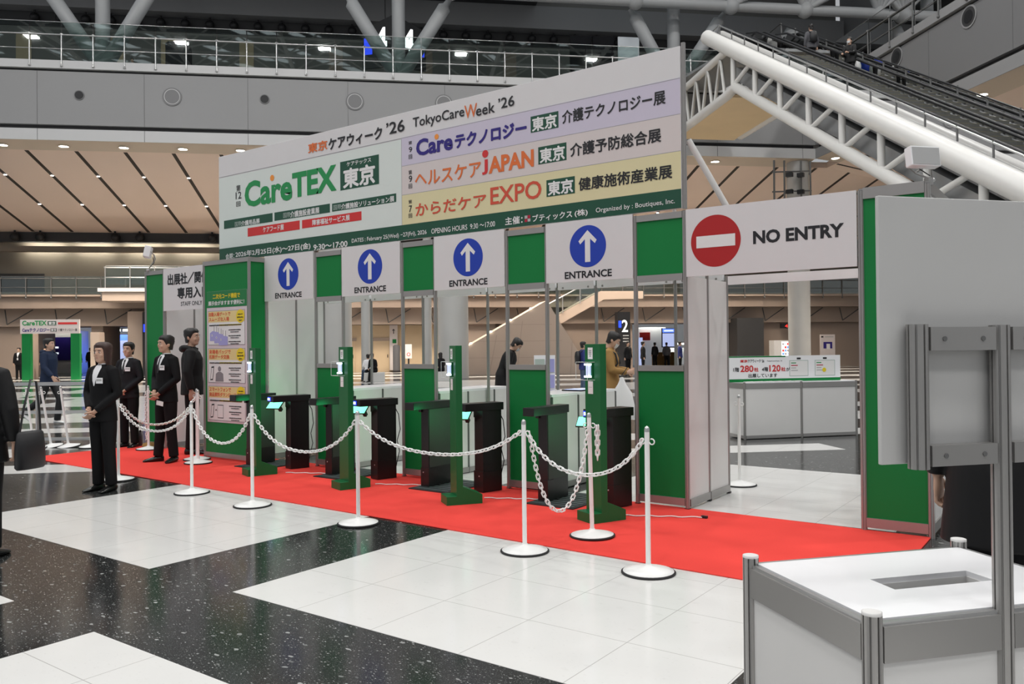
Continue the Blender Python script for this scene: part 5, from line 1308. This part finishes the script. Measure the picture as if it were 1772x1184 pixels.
    # --- upper clothing
    m = MB(); cb_ = outfit.get('bulk', 0.0); hem = coat
    prof = [(hem, .175+cb_+(.9-hem)*.10 if hem < .78 else .178+cb_, .128+cb_+(.03 if hem < .6 else 0), 0), (.92, .170+cb_, .125+cb_, 0), (1.06, .150+cb_, .112+cb_, 0), (1.18, .162+cb_, .118+cb_, 0), (1.29, .172+cb_, .118+cb_, 0), (1.375, .155+cb_, .098+cb_*.6, .006), (1.425, .098, .074, .012), (1.455, .066, .062, .014)]
    if sit: prof = [p for p in prof if p[0] > .88]
    m.loft([[up(q) if zz > .9 or sit else Vector((q.x, q.y, q.z)) for q in ring(0, yo, zz, rx, ry, 24)] for zz, rx, ry, yo in prof], top)
    for q, k in ((1, 'L'), (-1, 'R')):
        e, wv, _ = arms[k]; e = Vector(e); wv = Vector(wv)
        m.path([up((q*.09, .005, 1.395)), up((q*.155, .003, 1.372)), up(Vector((q*.172, 0, 1.34)).lerp(e, .35)), up(e), up(e.lerp(wv, .5)), up(e.lerp(wv, .93))], [.058, .066+cb_*.5, .060+cb_*.5, .053+cb_*.5, .047+cb_*.4, .040+cb_*.3], top, 14)
    m = fused(m, vox, 3); m.build(outfit.get('topname', 'jacket'), root)
    # --- trousers
    m = MB(); 
    m.loft([ring(0, 0, zz, rx, ry, 24) for zz, rx, ry in ((hipz-.06, .155, .115), (hipz+.02, .165, .118), (hipz+.13, .145, .108))], bot)
    for q, k in ((1, 'L'), (-1, 'R')):
        kn, an, _ = legs[k]; kn = Vector(kn); an = Vector(an)
        m.path([Vector((q*.083, 0, hipz)), Vector((q*.085, 0, hipz)).lerp(kn, .5), kn, kn.lerp(an, .5), an.lerp(kn, -.02)], [.092, .086, .069, .066, .064], bot, 14)
    m = fused(m, vox, 3); m.build('trousers', root)
    # --- shoes
    if feet:
        for q, k in ((1, 'L'), (-1, 'R')):
            kn, an, ta = legs[k]; an = Vector(an)
            pitch = 0 if an.z < .12 else R(38)
            T = Matrix.Translation(an) @ Matrix.Rotation(R(ta), 4, 'Z') @ Matrix.Rotation(pitch, 4, 'X')
            m = MB(); rg = []
            for y, hw, z0, z1 in ((.072, .020, -.078, -.02), (.062, .034, -.08, .0), (.02, .040, -.08, .016), (-.05, .043, -.08, -.012), (-.11, .047, -.08, -.03), (-.165, .038, -.08, -.045), (-.192, .018, -.078, -.058)):
                rg.append([T @ Vector((hw*math.cos(t_), y, (z0+z1)/2+(z1-z0)/2*math.sin(t_))) for t_ in [2*PI*i/14 for i in range(14)]])
            m.loft(rg, shoe); m.build('shoe', root)
    # --- extras
    for ex in extras:
        m = MB()
        if ex == 'shirt':
            def front(x, zz, off):
                P = prof
                for i in range(len(P)-1):
                    if P[i][0] <= zz <= P[i+1][0]: t_ = (zz-P[i][0])/(P[i+1][0]-P[i][0]); rx, ry, yo = [P[i][j]+(P[i+1][j]-P[i][j])*t_ for j in (1, 2, 3)]; break
                else: rx, ry, yo = P[-1][1:]
                return up((x, yo-(ry+off)*math.sqrt(max(.05, 1-(x/rx)**2)), zz))
            lv = ((1.445, .036), (1.42, .050), (1.385, .050), (1.33, .040), (1.27, .024), (1.21, .006)); vs = []
            for zz, hw in lv: vs += [front(hw*q, zz, .005) for q in (-1, -.5, 0, .5, 1)]
            m.add(vs, [(5*i+j, 5*i+j+1, 5*i+j+6, 5*i+j+5) for i in range(5) for j in range(4)], 'shirt', True)
            m.loft([[up(p) for p in ring(0, .013, zz, r_, r_*.95, 20)] for zz, r_ in ((1.415, .072), (1.465, .058))], 'shirt', True, False)
            m.build('shirt', root)
        elif ex == 'tie':
            vs = []
            for zz, hw in ((1.425, .012), (1.40, .016), (1.385, .010), (1.30, .015), (1.20, .018)): vs += [front(hw*q, zz, .012) for q in (-1, 0, 1)]
            m.add(vs, [(3*i+j, 3*i+j+1, 3*i+j+4, 3*i+j+3) for i in range(4) for j in range(2)], 'black', True); m.build('tie', root)
        elif ex == 'badge':
            m.box(-.048, .048, -.004, .004, -.032, .032, 'white_gloss', LM @ Matrix.Translation((.085, -.124-cb_, 1.27+dz))); m.box(-.04, .04, -.005, -.004, -.004, .018, 'grey', LM @ Matrix.Translation((.085, -.124-cb_, 1.27+dz))); m.build('name_badge', root)
        elif ex == 'mask':
            rg = [[hd((.058*math.sin(t_)*w_, -.060-.046*math.cos(t_)*w_, zz)) for t_ in [R(a) for a in range(-75, 76, 15)]] for zz, w_ in ((1.492, .80), (1.53, 1.10), (1.566, 1.16))]
            n = len(rg[0]); m.add([p for r_ in rg for p in r_], [(i*n+j, i*n+j+1, (i+1)*n+j+1, (i+1)*n+j) for i in range(2) for j in range(n-1)], 'white', True); m.build('face_mask', root)
        elif ex == 'paper':
            m.box(-.07, .07, -.003, .003, -.03, .03, 'paper', Matrix.Translation((.10, -.17, .80)) @ Matrix.Rotation(R(8), 4, 'Y')); m.build('papers', root)
        elif ex == 'backpack':
            m.loft([[up(p) for p in ring(0, .20, zz, rx, ry, 16)] for zz, rx, ry in ((.98, .08, .05), (1.02, .14, .085), (1.22, .15, .09), (1.36, .12, .07), (1.40, .05, .03))], 'black'); 
            for q in (-1, 1): m.path([up((q*.10, .14, 1.36)), up((q*.105, .03, 1.44)), up((q*.11, -.10, 1.36)), up((q*.13, -.135, 1.22)), up((q*.16, -.03, 1.08)), up((q*.12, .14, 1.02))], .015, 'black', 6)
            m.build('backpack', root)
        elif ex == 'hood':
            m.path([up((-.11, .0, 1.43)), up((-.09, .085, 1.435)), up((0, .12, 1.425)), up((.09, .085, 1.435)), up((.11, .0, 1.43)), up((.07, -.06, 1.42))], [.03, .045, .05, .045, .03, .02], top, 10); m.build('hood', root)
        elif ex == 'lapels':
            for q in (-1, 1): m.prism([up((q*.035, -.112-cb_, 1.39)), up((q*.075, -.100-cb_, 1.375)), up((q*.070, -.126-cb_, 1.27)), up((q*.012, -.130-cb_, 1.16))], (0, -.006, 0), top)
            m.build(root)
        elif ex == 'lanyard':
            m.path([up((-.06, -.06, 1.43)), up((-.03, -.13, 1.3)), up((0, -.14, 1.16)), up((.03, -.13, 1.3)), up((.06, -.06, 1.43))], .005, 'white', 6); m.box(-.035, .035, -.15, -.14, 1.05, 1.16, 'white'); m.build('lanyard', root)
    return root
DOWN = {'L': ((.235, .03, 1.11), (.245, -.02, .86), (0, -.1, -1)), 'R': ((-.235, .03, 1.11), (-.245, -.02, .86), (0, -.1, -1))}
CLASP = {'L': ((.235, .0, 1.12), (.055, -.165, .92), (-.75, -.25, -.65)), 'R': ((-.235, .0, 1.12), (-.045, -.150, .945), (.70, -.35, -.62))}
SUIT = dict(top='suit_black', bottom='suit_black')
person('woman with brown bob in black suit, standing nearest on the left by the carpet edge', (-5.52, -2.40), R(14), SUIT, CLASP, H=1.56, vox=.012, hair='bob', hairmat='hair_brown', extras=('shirt', 'badge'), head=(R(8), 0))
person('man in dark suit with white badge, standing behind the woman', (-9.03, -.18), R(20), dict(top='suit_grey', bottom='suit_black'), CLASP, H=1.60, vox=.013, extras=('shirt', 'tie', 'badge'), head=(R(10), 0))
person('man in black suit holding papers, standing on the carpet beside the staff sign', (-6.98, -.80), R(4), SUIT, CLASP, H=1.66, vox=.012, extras=('shirt', 'tie', 'paper', 'badge'), head=(R(-12), 0), legs={'L': ((.09, .0, .48), (.11, .03, .08), 25), 'R': ((-.10, -.02, .48), (-.13, -.04, .08), -30)}, z=.009)
person('man in black padded jacket with hood, back turned, before the staff sign', (-7.45, -.12), R(140), dict(top='coat_black', bottom='suit_black', bulk=.022), DOWN, H=1.77, vox=.012, extras=('hood',), head=(R(-25), 0), z=.009)
LEFTP = (-3.48, -4.355)
person('person with long dark hair in black coat, cut off at the left edge', LEFTP, R(222), dict(top='coat_black', bottom='suit_black', bulk=.015), DOWN, H=1.62, vox=.012, coat=.72, hair='long', hairmat='hair_brown')
WALK = {'L': ((.09, -.16, .50), (.10, -.10, .085), 0), 'R': ((-.09, .10, .50), (-.09, .44, .24), 0)}
SWING = {'L': ((.23, .12, 1.13), (.24, .02, .90), (0, -.5, -.8)), 'R': ((-.23, -.05, 1.12), (-.22, -.22, .94), (0, -.6, -.8))}
person('man in dark blue jacket and white sneakers, walking past on the far left', (-14.28, 1.05), R(122), dict(top='navy_cloth', bottom='black', shoe='sneaker', bulk=.02), SWING, WALK, H=1.74, vox=.014, extras=('hood',))
BEND = {'L': ((.22, -.06, 1.13), (.16, -.24, 1.0), (-.2, -.6, -.7)), 'R': ((-.22, -.06, 1.13), (-.16, -.24, 1.0), (.2, -.6, -.7))}
person('man in long black coat and mask bending forward behind the rear frame', (-6.22, 5.65), R(118), dict(top='coat_black', bottom='suit_black', bulk=.03), BEND, H=1.70, lean=R(20), head=(0, R(22)), vox=.014, coat=.45, extras=('mask',))
HOLD = {'L': ((.21, -.06, 1.12), (.10, -.29, 1.10), (-.4, -.8, .1)), 'R': ((-.21, -.06, 1.12), (-.10, -.27, 1.08), (.3, -.9, .1))}
tanp = person('man in tan coat with mask looking down at his phone behind the fourth gate', (-2.97, 3.94), R(112), dict(top='tan_cloth', bottom='navy_cloth', bulk=.02), HOLD, H=1.70, head=(0, R(30)), vox=.014, coat=.62, extras=('backpack', 'mask'))
m = MB(); T = Matrix.Translation((-2.65, 3.72, .62)) @ Matrix.Rotation(R(25), 4, 'Z')
m.loft([[T @ p for p in ring(0, 0, zz, rx, ry, 16)] for zz, rx, ry in ((-.22, .10, .05), (-.20, .19, .08), (.0, .18, .075), (.18, .14, .06), (.30, .06, .03), (.40, .02, .02))], 'white'); m.box(-.06, .06, -.086, -.08, -.12, -.09, 'sign_blue', T)
for k in range(5): m.box(-.13+.055*k, -.09+.055*k, -.088, -.082, -.18, -.145, ('red', 'grey', 'logo', 'grey', 'dot_orange')[k], T)
tag(m.build('carrier_bag'), 'white printed carrier bag hanging from the hands of the man in tan', 'bag')
m = MB(); T = Matrix.Translation((-2.66, 3.82, 1.10)) @ Matrix.Rotation(R(112), 4, 'Z') @ Matrix.Rotation(R(35), 4, 'X'); m.box(-.036, .036, -.004, .004, -.07, .07, 'black', T); tag(m.build('phone'), 'dark phone held by the man in the tan coat', 'phone')
person('person in blue jacket and jeans with backpack, seen from behind through the fourth gate', (-9.87, 14.7), R(140), dict(top='blue_cloth', bottom='jeans', shoe='sneaker', bulk=.02), DOWN, H=1.62, vox=.025, extras=('backpack',))
BOARDMAN = (2.65, -2.81)
person('person in black standing behind the large white sign at right, one hand visible', BOARDMAN, R(165), dict(top='coat_black', bottom='suit_black', bulk=.02), DOWN, H=1.72, vox=.011, coat=.60)
# far standing figures
FS = dict(top='suit_black', bottom='suit_black')
FARP = ((-19.6, 46, 0, 'suit', 'man in dark suit with lanyard left of the far green gateway'), (-18.55, 46.6, 0, 'suit', 'far suited figure half hidden behind the walking man'), (-19.9, 55, 150, 'black', 'far figure in black in the gateway, left of a pair'), (-19.3, 55.3, 200, 'black', 'far figure in black in the gateway, right of a pair'), (-17.9, 54, 90, 'black', 'far dark figure at the right leg of the green gateway'),
        (11.6, 40.0, 30, 'black', 'far dark figure beside the pillar sign with numeral 2'), (12.7, 41.0, 80, 'black', 'far figure in long black coat right of the pillar sign'), (15.6, 43.5, 60, 'blue', 'far figure in blue jacket in the bright right doorway'), (17.4, 53.5, 200, 'black', 'far dark figure deeper in the bright right doorway, left one'), (18.4, 54, 160, 'grey', 'far grey figure deeper in the bright right doorway, right one'), (18.1, 46, 120, 'black', 'far dark figure at the right edge of the bright doorway'))
for a, b, rz, kind, lab in FARP:
    p = B(a, b); tp = {'suit': 'suit_black', 'black': 'coat_black', 'blue': 'blue_cloth', 'grey': 'grey_cloth'}[kind]
    person(lab, (p.x, p.y), MB_ROT+R(rz), dict(top=tp, bottom='suit_black', bulk=.015), DOWN, H=1.70, vox=.03, extras=('shirt', 'lanyard') if kind == 'suit' else ())
# seated figures
SITL = {'L': ((.11, -.42, .52), (.12, -.50, .09), 0), 'R': ((-.11, -.42, .52), (-.12, -.46, .09), 0)}
SITA = {'L': ((.22, -.06, 1.14), (.10, -.28, 1.05), (-.5, -.6, -.4)), 'R': ((-.22, -.06, 1.14), (-.10, -.28, 1.05), (.5, -.6, -.4))}
p = B(-.95, 36.5); person('seated person in black leaning forward on a stone block in the far hall', (p.x, p.y), MB_ROT+R(-40), FS, SITA, SITL, H=1.68, lean=R(16), vox=.028, sit=True, hair='short', hairmat='hair_brown')
p = B(-1.25, 36.9); person('seated person in white behind the leaning person in black', (p.x, p.y), MB_ROT+R(200), dict(top='shirt', bottom='jeans'), SITA, SITL, H=1.6, vox=.03, sit=True)
p = B(2.0, 36.5); person('seated person in black hood in front of the back doors', (p.x, p.y), MB_ROT+R(-150), FS, SITA, SITL, H=1.66, lean=R(8), vox=.03, sit=True, hair='bob')
# escalator riders and the gallery visitor
p = B(15.5, 28.6); person('rider in grey with black backpack high on the escalator', (p.x, p.y), MB_ROT+R(180), dict(top='grey_cloth', bottom='suit_black', bulk=.02), DOWN, H=1.70, vox=.026, z=zl(28.6)-.30, extras=('backpack',))
p = B(15.5, 26.0); person('masked rider in black with backpack lower on the escalator', (p.x, p.y), MB_ROT+R(-60), dict(top='coat_black', bottom='suit_black', bulk=.02), HOLD, H=1.70, vox=.026, z=zl(26.0)-.30, extras=('backpack', 'mask'))
m = MB(); q = B(15.3, 27.9, zl(27.9)+.1); m.loft([[q+v for v in ring(0, 0, zz, rx, ry, 14)] for zz, rx, ry in ((-.3, .12, .06), (-.25, .20, .1), (.1, .19, .1), (.3, .08, .05))], 'screen_blue' if False else 'blue_disc'); tag(m.build('carrier_bag'), 'blue carrier bag beside the rider high on the escalator', 'bag')
m = MB(); q = B(15.35, 27.3, zl(27.3)+.1); m.loft([[q+v for v in ring(0, 0, zz, rx, ry, 14)] for zz, rx, ry in ((-.3, .12, .06), (-.25, .20, .1), (.1, .19, .1), (.3, .08, .05))], 'white'); tag(m.build('carrier_bag'), 'white carrier bag below the blue bag on the escalator', 'bag')
p = B(-13.1, 43.5); person('visitor in dark clothes standing behind the upper gallery railing', (p.x, p.y), MB_ROT, FS, DOWN, H=1.75, vox=.03, z=14.55)
p = B(-12.2, 43.8); person('second dark figure behind the strut fan on the upper gallery', (p.x, p.y), MB_ROT+R(40), FS, DOWN, H=1.68, vox=.03, z=14.55)
# shoulder bag of the person at the left edge
root = thing('shoulder_bag', 'black shoulder bag hanging at the hip of the person at the left edge', 'bag', (-3.25, -4.11, .79), R(110)); root.scale = (.75, .75, .8)
m = MB(); m.loft([[Vector(v) for v in ring(0, 0, zz, rx, ry, 16)] for zz, rx, ry in ((-.20, .15, .05), (-.18, .17, .065), (0, .165, .065), (.12, .15, .05), (.14, .13, .02))], 'black'); m.build('bag_body', root)
m = MB(); m.path([(-.12, 0, .12), (-.08, -.01, .35), (.03, .02, .60), (.10, .03, .58), (.12, .01, .3), (.12, 0, .12)], .010, 'black', 8); m.build('strap', root)
